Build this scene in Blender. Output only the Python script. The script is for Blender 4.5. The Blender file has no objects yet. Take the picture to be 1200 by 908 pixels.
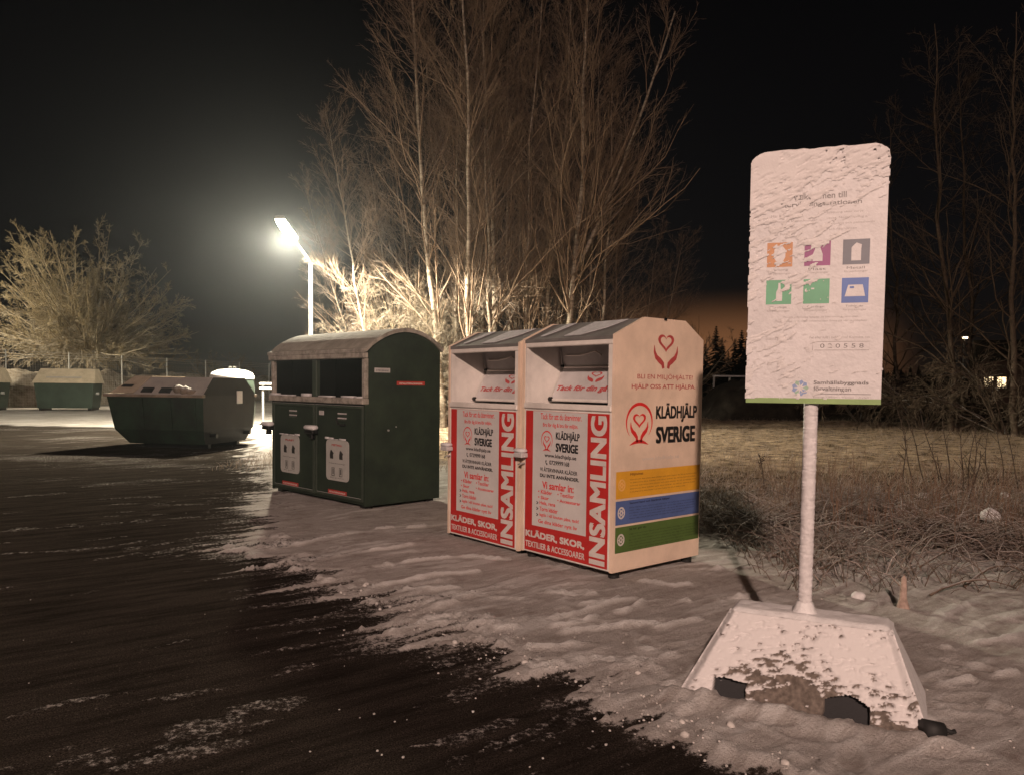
import bpy, math, random
import numpy as np
from mathutils import Vector, Matrix
S = bpy.context.scene
C = S.collection
R = math.radians

# ------------------------------------------------------------------ camera
PITCH, ROLL, CAMZ, FPX = R(3.0), R(0.65), 1.5, 905.0
fw = Vector((0, math.cos(PITCH), -math.sin(PITCH)))
up0 = Vector((0, math.sin(PITCH), math.cos(PITCH)))
rt0 = Vector((1, 0, 0))
rt = math.cos(ROLL) * rt0 + math.sin(ROLL) * up0
up = -math.sin(ROLL) * rt0 + math.cos(ROLL) * up0
cd = bpy.data.cameras.new('camera')
cam = bpy.data.objects.new('camera', cd)
C.objects.link(cam)
cam.matrix_world = Matrix(((rt.x, up.x, -fw.x, 0), (rt.y, up.y, -fw.y, 0), (rt.z, up.z, -fw.z, CAMZ), (0, 0, 0, 1)))
cd.sensor_width = 36
cd.lens = FPX / 1200 * 36
cd.shift_y = 45 / 1200
cd.clip_start = 0.05
cd.clip_end = 2000
S.camera = cam

# ------------------------------------------------------------------ night sky
W = bpy.data.worlds.new('World')
S.world = W
W.use_nodes = True
nt = W.node_tree
nt.nodes.clear()
def wn(t, **k):
    n = nt.nodes.new(t)
    for a, b in k.items():
        setattr(n, a, b)
    return n
tc = wn('ShaderNodeTexCoord')
sx = wn('ShaderNodeSeparateXYZ')
nt.links.new(tc.outputs['Generated'], sx.inputs[0])
rp = wn('ShaderNodeValToRGB')          # elevation gradient of the night sky
nt.links.new(sx.outputs['Z'], rp.inputs[0])
e = rp.color_ramp.elements
e[0].position = 0.0; e[0].color = (0.0050, 0.0038, 0.0032, 1)
e[1].position = 0.55; e[1].color = (0.0009, 0.0008, 0.0010, 1)
m1 = rp.color_ramp.elements.new(0.14); m1.color = (0.0035, 0.0033, 0.0036, 1)
# town glow: low on the horizon in one direction
dt = wn('ShaderNodeVectorMath', operation='DOT_PRODUCT')
nt.links.new(tc.outputs['Generated'], dt.inputs[0])
g = Vector((0.285, 1.0, 0.0)).normalized()
dt.inputs[1].default_value = g
mr = wn('ShaderNodeMapRange'); mr.interpolation_type = 'SMOOTHSTEP'
nt.links.new(dt.outputs['Value'], mr.inputs['Value'])
mr.inputs['From Min'].default_value = 0.976; mr.inputs['From Max'].default_value = 0.999
mz = wn('ShaderNodeMapRange'); mz.interpolation_type = 'SMOOTHSTEP'
nt.links.new(sx.outputs['Z'], mz.inputs['Value'])
mz.inputs['From Min'].default_value = 0.125; mz.inputs['From Max'].default_value = 0.045
mm = wn('ShaderNodeMath', operation='MULTIPLY')
nt.links.new(mr.outputs[0], mm.inputs[0]); nt.links.new(mz.outputs[0], mm.inputs[1])
gl = wn('ShaderNodeMix', data_type='RGBA')
nt.links.new(mm.outputs[0], gl.inputs[0])
nt.links.new(rp.outputs[0], gl.inputs[6])
gl.inputs[7].default_value = (0.17, 0.072, 0.030, 1)
bg = wn('ShaderNodeBackground'); bg.inputs[1].default_value = 1.0
nt.links.new(gl.outputs[2], bg.inputs[0])
wo = wn('ShaderNodeOutputWorld')
nt.links.new(bg.outputs[0], wo.inputs[0])

S.view_settings.view_transform = 'Standard'
S.view_settings.look = 'None'
S.view_settings.exposure = 0.25
S.view_settings.gamma = 1.0
LAMP_W, LAMP_COL = 4000, (1.0, 0.89, 0.66)      # the lit lamp beyond the containers
WARM_W, WARM_COL = 11800, (1.0, 0.70, 0.57)      # the warm street lamp behind the camera

def G(px, py, z=0.0):
    """point of the plane at height z on the sight line of a photograph pixel (used to survey the ground)"""
    d = fw * FPX + rt * (px - 600) - up * (py - 454 - 45)
    t = (z - CAMZ) / d.z
    return Vector((d.x * t, d.y * t, z))
def Gy(px, py, Y):
    d = fw * FPX + rt * (px - 600) - up * (py - 454 - 45)
    t = Y / d.y
    return Vector((d.x * t, Y, CAMZ + d.z * t))

# ------------------------------------------------------------------ noise
def _h(ix, iy, s):
    n = (ix.astype(np.int64) * 374761393 + iy.astype(np.int64) * 668265263 + s * 974634777) & 0xffffffff
    n = ((n ^ (n >> 13)) * 1274126177) & 0xffffffff
    return ((n ^ (n >> 16)) & 0xffff) / 65535.0
def vnoise(x, y, s=0):
    ix = np.floor(x); iy = np.floor(y)
    fx = x - ix; fy = y - iy
    fx = fx * fx * (3 - 2 * fx); fy = fy * fy * (3 - 2 * fy)
    a = _h(ix, iy, s); b = _h(ix + 1, iy, s); c = _h(ix, iy + 1, s); d = _h(ix + 1, iy + 1, s)
    return (a * (1 - fx) + b * fx) * (1 - fy) + (c * (1 - fx) + d * fx) * fy
def fbm(x, y, s=0, o=4):
    r = 0; a = 0.5; t = 0
    for k in range(o):
        r = r + a * vnoise(x * 2 ** k + 17.3 * k, y * 2 ** k + 9.1 * k, s + k); t += a; a *= 0.55
    return r / t
def sstep(a, b, x):
    t = np.clip((x - a) / (b - a), 0, 1)
    return t * t * (3 - 2 * t)

# ------------------------------------------------------------------ materials
MATS = {}
def mat(name, col, rough=0.6, metal=0.0, var=0.15, vscale=6.0, bump=0.0, bscale=40.0, col2=None, snow=0.0,
        snowcol=(0.72, 0.71, 0.72), emit=None, estr=0.0, spec=0.5, streak=None, snowlo=0.35):
    if name in MATS:
        return MATS[name]
    m = bpy.data.materials.new(name); m.use_nodes = True
    n = m.node_tree; N = n.nodes; L = n.links
    b = N['Principled BSDF']
    b.inputs['Roughness'].default_value = rough
    b.inputs['Metallic'].default_value = metal
    b.inputs['Specular IOR Level'].default_value = spec
    tcn = N.new('ShaderNodeTexCoord')
    mp = N.new('ShaderNodeMapping')
    L.new(tcn.outputs['Object'], mp.inputs[0])
    if streak: mp.inputs['Scale'].default_value = streak
    nz = N.new('ShaderNodeTexNoise'); nz.inputs['Scale'].default_value = vscale; nz.inputs['Detail'].default_value = 6
    nz.inputs['Roughness'].default_value = 0.65
    L.new(mp.outputs[0], nz.inputs[0])
    cr = N.new('ShaderNodeValToRGB'); L.new(nz.outputs[0], cr.inputs[0])
    c2 = col2 if col2 else tuple(c * (1 - var) for c in col)
    c1 = tuple(min(1, c * (1 + var * 0.5)) for c in col) if not col2 else col
    cr.color_ramp.elements[0].position = 0.35; cr.color_ramp.elements[0].color = (*c2, 1)
    cr.color_ramp.elements[1].position = 0.68; cr.color_ramp.elements[1].color = (*c1, 1)
    out = cr.outputs[0]
    if snow > 0:
        ge = N.new('ShaderNodeNewGeometry'); sp = N.new('ShaderNodeSeparateXYZ'); L.new(ge.outputs['Normal'], sp.inputs[0])
        n2 = N.new('ShaderNodeTexNoise'); n2.inputs['Scale'].default_value = 14; n2.inputs['Detail'].default_value = 5
        L.new(tcn.outputs['Object'], n2.inputs[0])
        ad = N.new('ShaderNodeMath'); ad.operation = 'MULTIPLY_ADD'
        L.new(n2.outputs[0], ad.inputs[0]); ad.inputs[1].default_value = 0.9; L.new(sp.outputs['Z'], ad.inputs[2])
        ra = N.new('ShaderNodeMapRange'); L.new(ad.outputs[0], ra.inputs[0])
        ra.inputs[1].default_value = snowlo + 0.35; ra.inputs[2].default_value = snowlo + 0.75
        ra.inputs[4].default_value = snow
        mx = N.new('ShaderNodeMix'); mx.data_type = 'RGBA'
        L.new(ra.outputs[0], mx.inputs[0]); L.new(out, mx.inputs[6]); mx.inputs[7].default_value = (*snowcol, 1)
        out = mx.outputs[2]
    L.new(out, b.inputs['Base Color'])
    if bump > 0:
        nb = N.new('ShaderNodeTexNoise'); nb.inputs['Scale'].default_value = bscale; nb.inputs['Detail'].default_value = 4
        L.new(mp.outputs[0], nb.inputs[0])
        bu = N.new('ShaderNodeBump'); bu.inputs['Strength'].default_value = bump; bu.inputs['Distance'].default_value = 0.01
        L.new(nb.outputs[0], bu.inputs['Height']); L.new(bu.outputs[0], b.inputs['Normal'])
    if emit:
        b.inputs['Emission Color'].default_value = (*emit, 1); b.inputs['Emission Strength'].default_value = estr
    MATS[name] = m
    return m

white_paint = mat('white_paint', (0.74, 0.70, 0.66), 0.5, var=0.22, vscale=2.5, bump=0.25, bscale=4)
side_paint = mat('side_panel_paint', (0.78, 0.61, 0.48), 0.5, var=0.20, vscale=2.0, bump=0.35, bscale=2.2)
inner_grey = mat('inner_grey_paint', (0.52, 0.50, 0.50), 0.4, var=0.18, vscale=4, bump=0.05)
roof_metal = mat('frosted_roof_metal', (0.16, 0.155, 0.15), 0.6, var=0.3, vscale=3.0, bump=0.25, bscale=60)
snow_film = mat('thin_snow_film', (0.45, 0.45, 0.47), 0.8, var=0.2, vscale=20, bump=0.5, bscale=80)
red_print = mat('red_print', (0.50, 0.028, 0.026), 0.5, var=0.12, vscale=5)
logo_red = mat('logo_red', (0.70, 0.03, 0.03), 0.5, var=0.08)
faded_red = mat('faded_red', (0.48, 0.075, 0.075), 0.5, var=0.2, vscale=30)
black_print = mat('black_print', (0.012, 0.012, 0.013), 0.5, var=0.1)
white_print = mat('white_print', (0.66, 0.60, 0.57), 0.5, var=0.12, vscale=8)
panel_white = mat('panel_white_print', (0.60, 0.58, 0.57), 0.5, var=0.10, vscale=3)
yellow_band = mat('yellow_band', (0.72, 0.36, 0.03), 0.5, var=0.1)
blue_band = mat('blue_band', (0.085, 0.135, 0.33), 0.5, var=0.12)
green_band = mat('green_band', (0.085, 0.15, 0.035), 0.5, var=0.12)
band_text_y = mat('band_text_brown', (0.22, 0.10, 0.02), 0.5)
band_text_b = mat('band_text_navy', (0.02, 0.025, 0.07), 0.5)
band_text_g = mat('band_text_green', (0.02, 0.035, 0.01), 0.5)
faint_print = mat('faint_grey_print', (0.60, 0.53, 0.48), 0.5)
black_rubber = mat('black_rubber', (0.012, 0.012, 0.012), 0.7, var=0.3)
black_metal = mat('black_metal', (0.015, 0.015, 0.016), 0.4, metal=0.4)
green_paint = mat('dark_green_paint', (0.030, 0.045, 0.031), 0.55, spec=.25, var=0.3, vscale=3, bump=0.08, bscale=12, col2=(0.018, 0.027, 0.021))
green_frame = mat('green_frame_paint', (0.035, 0.05, 0.036), 0.5, var=0.3, vscale=6, snow=0.5)
frost_beam = mat('frosted_beam', (0.34, 0.31, 0.27), 0.8, var=0.45, vscale=12, bump=0.5, bscale=60)
frost_roof = mat('frosted_green_roof', (0.31, 0.285, 0.24), 0.85, var=0.3, vscale=5, bump=0.5, bscale=70)
placard_mat = mat('placard_grey', (0.42, 0.42, 0.40), 0.5, var=0.1, vscale=8)
placard_ink = mat('placard_ink', (0.03, 0.03, 0.03), 0.5)
placard_red = mat('sticker_red', (0.42, 0.045, 0.035), 0.5)
snow_mat = mat('fresh_snow', (0.66, 0.65, 0.66), 0.85, var=0.12, vscale=12, bump=0.5, bscale=90)
skip_green = mat('skip_green_paint', (0.020, 0.040, 0.026), 0.5, spec=.2, var=0.5, vscale=1.6, bump=0.12, bscale=6, col2=(0.012, 0.014, 0.012))
skip_end = mat('skip_end_steel', (0.022, 0.021, 0.021), 0.6, spec=.15, var=0.5, vscale=1.4, bump=0.15, bscale=4, col2=(0.012, 0.012, 0.012))
skip_lid = mat('frosted_skip_lid', (0.24, 0.19, 0.145), 0.8, snow=.35, var=0.45, vscale=2.5, bump=0.5, bscale=40)
lid_snow = mat('snowy_lid', (0.50, 0.42, 0.32), 0.85, var=0.2, vscale=3, bump=0.4)
far_green = mat('far_container_green', (0.028, 0.045, 0.034), 0.5, var=0.35, vscale=1.2)
galv = mat('galvanised_steel', (0.42, 0.42, 0.41), 0.45, metal=0.3, var=0.15, vscale=20)
wire_mat = mat('frosted_wire', (0.45, 0.42, 0.38), 0.7, var=0.2)
concrete = mat('rough_concrete', (0.16, 0.135, 0.115), 0.9, var=0.35, vscale=12, bump=0.8, bscale=60)
slot_dark = mat('slot_shade_dark', (0.022, 0.022, 0.024), 0.6, var=0.3, vscale=20, bump=0.3)  # near-black stands in for the shade inside openings
sign_white = mat('sign_white', (0.58, 0.56, 0.57), 0.6, var=0.10, vscale=9, bump=.35, bscale=45)
birch_bark = mat('birch_bark', (0.50, 0.43, 0.35), 0.85, vscale=2.2, bump=0.5, bscale=30, col2=(0.13, 0.10, 0.075), streak=(1, 1, 5))
twig_mat = mat('birch_twigs', (0.21, 0.145, 0.10), 0.85, var=0.3, snow=0.35, snowlo=0.45)
snow_twig = mat('snowy_twigs', (0.17, 0.13, 0.09), 0.85, var=0.3, snow=0.5, snowlo=0.3, snowcol=(.5, .46, .40))
bark_dark = mat('dark_bark', (0.12, 0.09, 0.065), 0.9, var=0.4, vscale=8, snow=0.4, snowlo=0.4)
bark_frost = mat('frosty_bark', (0.25, 0.20, 0.13), 0.9, var=0.4, vscale=8, snow=0.5, snowlo=0.3)
bark_frost_twig = mat('frosty_crown_twigs', (0.23, 0.18, 0.10), 0.9, var=0.3, snow=0.4, snowlo=0.3)
conifer = mat('conifer_needles', (0.035, 0.045, 0.03), 0.95, var=0.4, vscale=3)
earth = mat('dark_earth', (0.035, 0.028, 0.02), 0.95, var=0.5, vscale=3, bump=1.0, bscale=12)
straw = mat('dead_straw', (0.15, 0.105, 0.078), 0.9, var=0.5, vscale=3, snow=0.35, snowlo=0.55)
frost_grass = mat('frosted_grass', (0.32, 0.235, 0.165), 0.9, var=0.4, vscale=2.0, snow=0.35, snowlo=0.35)
stalk_mat = mat('dark_stalks', (0.07, 0.05, 0.035), 0.9, var=0.4)

# ------------------------------------------------------------------ mesh builder
class MB:
    def __init__(s):
        s.v = []; s.f = []; s.m = []; s.mats = []; s.nf = 0
        s.smooth = False
    def mi(s, m):
        if m not in s.mats: s.mats.append(m)
        return s.mats.index(m)
    def add(s, vs, fs, m):
        o = len(s.v); k = s.mi(m)
        s.v.extend([tuple(p) for p in vs])
        s.f.extend([tuple(i + o for i in f) for f in fs]); s.m.extend([k] * len(fs))
        return s
    def hexa(s, p, m):      # 8 points: bottom 4 ccw, top 4 ccw
        return s.add(p, [(3, 2, 1, 0), (4, 5, 6, 7), (0, 1, 5, 4), (1, 2, 6, 5), (2, 3, 7, 6), (3, 0, 4, 7)], m)
    def box(s, x0, x1, y0, y1, z0, z1, m, bev=0.0):
        if bev <= 0:
            return s.hexa([(x0, y0, z0), (x1, y0, z0), (x1, y1, z0), (x0, y1, z0), (x0, y0, z1), (x1, y0, z1), (x1, y1, z1), (x0, y1, z1)], m)
        b = bev; vs = []; 
        for (X, sx_) in ((x0, 1), (x1, -1)):
            for (Y, sy_) in ((y0, 1), (y1, -1)):
                for (Z, sz_) in ((z0, 1), (z1, -1)):
                    vs += [(X, Y + b * sy_, Z + b * sz_), (X + b * sx_, Y, Z + b * sz_), (X + b * sx_, Y + b * sy_, Z)]
        import bmesh
        bm = bmesh.new()
        for p in vs: bm.verts.new(p)
        r = bmesh.ops.convex_hull(bm, input=bm.verts)
        bm.verts.index_update()
        bmesh.ops.dissolve_limit(bm, angle_limit=0.01, verts=bm.verts, edges=bm.edges)
        bm.verts.index_update()
        s.add([v.co[:] for v in bm.verts], [[v.index for v in f.verts] for f in bm.faces], m)
        bm.free()
        return s
    def prism(s, poly, f0, f1, m, mcap=None):   # poly: list of 2d; f0/f1 map 2d -> 3d for both caps
        n = len(poly)
        a = [f0(*p) for p in poly]; b = [f1(*p) for p in poly]
        s.add(a + b, [(i, (i + 1) % n, n + (i + 1) % n, n + i) for i in range(n)], m)
        s.add(a, [tuple(range(n - 1, -1, -1))], mcap or m); s.add(b, [tuple(range(n))], mcap or m)
        return s
    def tube(s, pts, rad, m, n=8, cap=True):
        pts = [Vector(p) for p in pts]
        if not hasattr(rad, '__len__'): rad = [rad] * len(pts)
        vs = []; fs = []
        for i, p in enumerate(pts):
            d = (pts[min(i + 1, len(pts) - 1)] - pts[max(i - 1, 0)]).normalized()
            a = d.cross(Vector((0, 0, 1)) if abs(d.z) < 0.9 else Vector((0, 1, 0))).normalized(); b = d.cross(a)
            for k in range(n):
                t = 2 * math.pi * k / n
                vs.append(p + (a * math.cos(t) + b * math.sin(t)) * rad[i])
        for i in range(len(pts) - 1):
            for k in range(n):
                fs.append((i * n + k, (i + 1) * n + k, (i + 1) * n + (k + 1) % n, i * n + (k + 1) % n))
        if cap:
            fs.append(tuple(range(n))); fs.append(tuple((len(pts) - 1) * n + k for k in range(n - 1, -1, -1)))
        return s.add(vs, fs, m)
    def lathe(s, prof, m, n=24, c=(0, 0)):
        vs = []; fs = []
        for (r, z) in prof:
            for k in range(n):
                t = 2 * math.pi * k / n
                vs.append((c[0] + r * math.cos(t), c[1] + r * math.sin(t), z))
        for i in range(len(prof) - 1):
            for k in range(n):
                fs.append((i * n + k, i * n + (k + 1) % n, (i + 1) * n + (k + 1) % n, (i + 1) * n + k))
        return s.add(vs, fs, m)
    def flat(s, poly, M, m):    # flat polygon through mapping M(u,v)
        return s.add([M(*p) for p in poly], [tuple(range(len(poly)))], m)
    def rect(s, u0, v0, u1, v1, M, m):
        return s.flat([(u0, v0), (u1, v0), (u1, v1), (u0, v1)], M, m)
    def stroke(s, pts, ws, M, m):
        n = len(pts); L_ = []; R_ = []
        if not hasattr(ws, '__len__'): ws = [ws] * n
        for i in range(n):
            a = pts[max(i - 1, 0)]; b = pts[min(i + 1, n - 1)]
            dx, dy = b[0] - a[0], b[1] - a[1]; l = math.hypot(dx, dy) or 1
            nx, ny = -dy / l * ws[i] / 2, dx / l * ws[i] / 2
            L_.append(M(pts[i][0] + nx, pts[i][1] + ny)); R_.append(M(pts[i][0] - nx, pts[i][1] - ny))
        return s.add(L_ + R_, [(i, n + i, n + i + 1, i + 1) for i in range(n - 1)], m)
    def text(s, string, u0, v0, u1, v1, M, m, bold=0.0, rot=False, shear=0.0):
        """fit the lettering into the rectangle; rot: reads upwards"""
        if bold > .012:      # heavy lettering: a few slightly shifted layers, each a hair above the other
            o0 = Vector(M(0, 0)); nrm = (Vector(M(1, 0)) - o0).cross(Vector(M(0, 1)) - o0).normalized()
            q = (v1 - v0) / max(1, len(string)) if rot else (u1 - u0) / max(1, len(string)); q *= bold * 2.2
            w_ = q * .8
            for k_, (s_, r_) in enumerate(((-1, -1), (1, 1), (-1, 1), (1, -1))):
                Mk = (lambda kk: (lambda a_, b_: tuple(Vector(M(a_, b_)) + nrm * (.00013 * kk))))(k_)
                if rot: s.text(string, u0 + w_ + r_ * w_, v0 + q + s_ * q, u1 - w_ + r_ * w_, v1 - q + s_ * q, Mk, m, 0.0, rot, shear)
                else: s.text(string, u0 + q + s_ * q, v0 + w_ + r_ * w_, u1 - q + s_ * q, v1 - w_ + r_ * w_, Mk, m, 0.0, rot, shear)
            return s
        vs, fs = glyphs(string, 0.0 if 'M' in string else bold, shear)
        if not vs: return s
        xs = [p[0] for p in vs]; ys = [p[1] for p in vs]
        ax, bx, ay, by = min(xs), max(xs), min(ys), max(ys)
        out = []
        for (x, y) in vs:
            a = (x - ax) / (bx - ax); b = (y - ay) / (by - ay)
            if rot: out.append(M(u1 - b * (u1 - u0), v0 + a * (v1 - v0)))
            else: out.append(M(u0 + a * (u1 - u0), v0 + b * (v1 - v0)))
        return s.add(out, fs, m)
    def build(s, name, parent=None, smooth=None, loc=None):
        me = bpy.data.meshes.new(name)
        me.from_pydata(s.v, [], s.f)
        for m in s.mats: me.materials.append(m)
        me.polygons.foreach_set('material_index', s.m)
        if (s.smooth if smooth is None else smooth): me.polygons.foreach_set('use_smooth', [True] * len(s.f))
        me.update()
        o = bpy.data.objects.new(name, me); C.objects.link(o)
        if parent: o.parent = parent
        if loc: o.location = loc
        return o

_gc = {}
def glyphs(string, bold, shear):
    k = (string, bold, shear)
    if k in _gc: return _gc[k]
    c = bpy.data.curves.new('t', 'FONT'); c.body = string; c.size = 1; c.offset = bold; c.shear = shear
    c.resolution_u = 4
    o = bpy.data.objects.new('t', c); C.objects.link(o)
    bpy.context.view_layer.update()
    dg = bpy.context.evaluated_depsgraph_get()
    me = o.evaluated_get(dg).to_mesh()
    vs = [(v.co.x, v.co.y) for v in me.vertices]; fs = [tuple(p.vertices) for p in me.polygons]
    o.evaluated_get(dg).to_mesh_clear()
    C.objects.unlink(o); bpy.data.objects.remove(o); bpy.data.curves.remove(c)
    _gc[k] = (vs, fs)
    return _gc[k]

def thing(name, label, cat, loc=(0, 0, 0), rz=0.0, group=None):
    o = bpy.data.objects.new(name, None); C.objects.link(o)
    o.empty_display_size = 0.2
    o.location = loc; o.rotation_euler = (0, 0, rz)
    return tag(o, label, cat, group)
def tag(o, label, cat, group=None):
    o['label'] = label; o['category'] = cat
    if group: o['group'] = group
    return o
def copy_tree(o, parent=None):
    c = o.copy(); C.objects.link(c)
    if parent: c.parent = parent
    for ch in list(o.children): copy_tree(ch, c)
    return c
def grid_object(name, X, Y, Z, m, attrs=None, keep=None, parent=None, smooth=True):
    ny, nx = X.shape
    me = bpy.data.meshes.new(name)
    idx = np.arange(nx * ny).reshape(ny, nx)
    q = np.stack([idx[:-1, :-1], idx[:-1, 1:], idx[1:, 1:], idx[1:, :-1]], -1).reshape(-1, 4)
    if keep is not None: q = q[keep.reshape(-1)]
    used = np.unique(q); mp = np.zeros(nx * ny, np.int64); mp[used] = np.arange(len(used)); q = mp[q]
    co = np.stack([X, Y, Z], -1).reshape(-1, 3)[used].astype(np.float32)
    me.vertices.add(len(co)); me.vertices.foreach_set('co', co.ravel())
    me.loops.add(q.size); me.loops.foreach_set('vertex_index', q.ravel().astype(np.int32))
    me.polygons.add(len(q)); me.polygons.foreach_set('loop_start', np.arange(0, q.size, 4, dtype=np.int32))
    me.polygons.foreach_set('use_smooth', np.full(len(q), smooth))
    me.update(calc_edges=True)
    for k, a in (attrs or {}).items():
        at = me.attributes.new(k, 'FLOAT', 'POINT'); at.data.foreach_set('value', a.reshape(-1)[used].astype(np.float32))
    me.materials.append(m)
    o = bpy.data.objects.new(name, me); C.objects.link(o)
    if parent: o.parent = parent
    return o
# ------------------------------------------------------------------ ground: one sheet, snow / asphalt / frosted field by where they lie
def axis(lo, hi, d0, d1, step, grow=1.09):
    a = list(np.arange(d0, d1, step)); s = step; p = a[-1]
    while p < hi: s *= grow; p += s; a.append(p)
    s = step; p = a[0]; b = []
    while p > lo: s *= grow; p -= s; b.append(p)
    return np.array(b[::-1] + a)
gx = axis(-420, 420, -5.5, 6.5, 0.022, 1.035)
gy = axis(-60, 700, 1.9, 8.5, 0.022, 1.030)
GX, GY = np.meshgrid(gx, gy)
edge_px = [(1150, 1010), (1000, 955), (870, 902), (760, 850), (690, 814), (620, 784), (560, 757), (500, 738), (455, 712), (400, 694), (345, 676),
           (296, 652), (300, 618), (314, 590), (309, 560), (300, 535), (292, 515), (284, 497), (150, 501), (0, 497), (-400, 490)]
EP = [G(*p) for p in edge_px]
poly = [(9, -60), (9, -3), (3.4, 1.2)] + [(p.x, p.y) for p in EP] + [(-420, 30), (-420, 710), (430, 710), (430, -60)]
def inpoly(X, Y, P):
    r = np.zeros(X.shape, bool); n = len(P)
    for i in range(n):
        x0, y0 = P[i]; x1, y1 = P[(i + 1) % n]
        if y0 == y1: continue
        c = ((y0 > Y) != (y1 > Y)) & (X < (x1 - x0) * (Y - y0) / (y1 - y0) + x0)
        r ^= c
    return r
def dist(X, Y, P):
    d = np.full(X.shape, 1e9)
    for i in range(len(P) - 1):
        x0, y0 = P[i]; x1, y1 = P[i + 1]; dx, dy = x1 - x0, y1 - y0
        t = np.clip(((X - x0) * dx + (Y - y0) * dy) / (dx * dx + dy * dy), 0, 1)
        d = np.minimum(d, np.hypot(X - x0 - t * dx, Y - y0 - t * dy))
    return d
al_, ac_ = GX * 0.80 + GY * 0.60, -GX * 0.60 + GY * 0.80
wx = (fbm(GX * 1.3, GY * 1.3, 5) - 0.5) * 0.7; wy = (fbm(GX * 1.3, GY * 1.3, 9) - 0.5) * 0.7
fine = (fbm(GX * 9, GY * 9, 21, 3) - 0.5) * 0.20 + (fbm(al_ * 2.0, ac_ * 12.0, 23, 3) - .5) * .9 * sstep(2.6, 4.2, GY)
near_edge = sstep(2.5, 6.0, GY)                  # the ploughed edge is clean near the camera, ragged further back
sd = dist(GX + wx * near_edge + fine, GY + wy * near_edge + fine, [(p.x, p.y) for p in EP[:-1]] )
ins = inpoly(GX + wx * near_edge + fine, GY + wy * near_edge + fine, poly)
sd = np.where(ins, sd, -sd)
al, ac = GX * 0.80 + GY * 0.60, -GX * 0.60 + GY * 0.80     # along / across the wheel and plough streaks
bend = (fbm(GX * 0.6, GY * 0.6, 33, 2) - 0.5) * 1.6
streak = fbm(al * 1.1 + 3, (ac + bend * 0.5) * 9.0, 41, 4)
streak2 = fbm(al * 2.2 + 13, (ac + bend * 0.5) * 16.0, 47, 3)
lump = fbm(GX * 5, GY * 5, 51, 4)
blobs = fbm(GX * 1.7, GY * 1.7, 61, 3)
thin = sstep(-3.2, -0.2, sd + (blobs - 0.5) * 3.0)      # snow remains thicken towards the edge
soft = sstep(3.0, 4.4, GY)
snow = sstep(-0.03, 0.05, sd) * 0.9
snow = np.maximum(snow, sstep(-1.1, 0.0, sd) ** 2 * .40 * soft)
snow = np.maximum(snow, sstep(-.30, 0.0, sd) ** 2 * .34)
patch = sstep(0.605, 0.70, streak * 0.62 + blobs * 0.28 + thin * 0.085 + (lump - .5) * .30)
frost = sstep(8.5, 13, GY + (blobs - .5) * 5) * .30 * sstep(.35, .65, streak * .4 + fbm(GX * .5, GY * .8, 141, 4) * .6)
snow = np.maximum(np.maximum(snow, patch * 0.31), frost)
worn = sstep(0.50, 0.66, streak * .6 + blobs * .4) * sstep(4.0, 5.5, GY) * (1 - sstep(0.3, 1.6, sd))    # bare spots just inside the edge
snow = snow * (1 - 0.45 * worn * sstep(-0.03, 0.1, sd))
far = sstep(13, 24, GY)
grassy = sstep(7.6, 9.6, GY + (blobs - 0.5) * 2.5) * sstep(1.2, 2.6, GX - (GY - 8) * 0.02) + sstep(13, 16, GY) * sstep(-5.3, -4.0, GX)
grassy = np.clip(grassy, 0, 1) * (1 - sstep(300, 400, GY))
brush = np.exp(-((GY - 8.2 + 0.2 * (GX - 4)) / 1.45) ** 2) * sstep(1.6, 2.6, GX)
ing = sstep(0, 0.25, sd)
ridge = np.exp(-((sd - 0.13) / 0.11) ** 2) * (1 - sstep(7.0, 9.0, GY))
tracks = sstep(0.50, 0.78, streak)
Hh = ing * (tracks * 0.012 + (streak2 - 0.5) * 0.010 + (lump - 0.5) * 0.004 + sstep(0.62, .8, fbm(GX * 11, GY * 11, 71, 2)) * 0.006)
Hh += ridge * (0.015 + 0.032 * sstep(0.4, 0.7, lump))
Hh += (1 - ing) * (patch * 0.006 + (fbm(GX * 30, GY * 30, 3, 2) - 0.5) * 0.003)
Hh += brush * (0.02 + 0.15 * (fbm(GX * 1.8, GY * 2.6, 81, 4) - 0.42) + 0.10 * (fbm(al * 2, ac * 9, 83, 3) - 0.5))
Hh += grassy * ((fbm(GX * 0.9, GY * 0.9, 91, 4) - 0.5) * 0.16 + (fbm(GX * 6, GY * 6, 93, 3) - 0.5) * 0.05)
cal = 1 - 0.85 * np.exp(-((GX - 0.2) / 1.3) ** 2 - ((GY - 7.0) / 1.1) ** 2)
Hh *= np.where(GY < 8.5, cal, 1)
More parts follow.
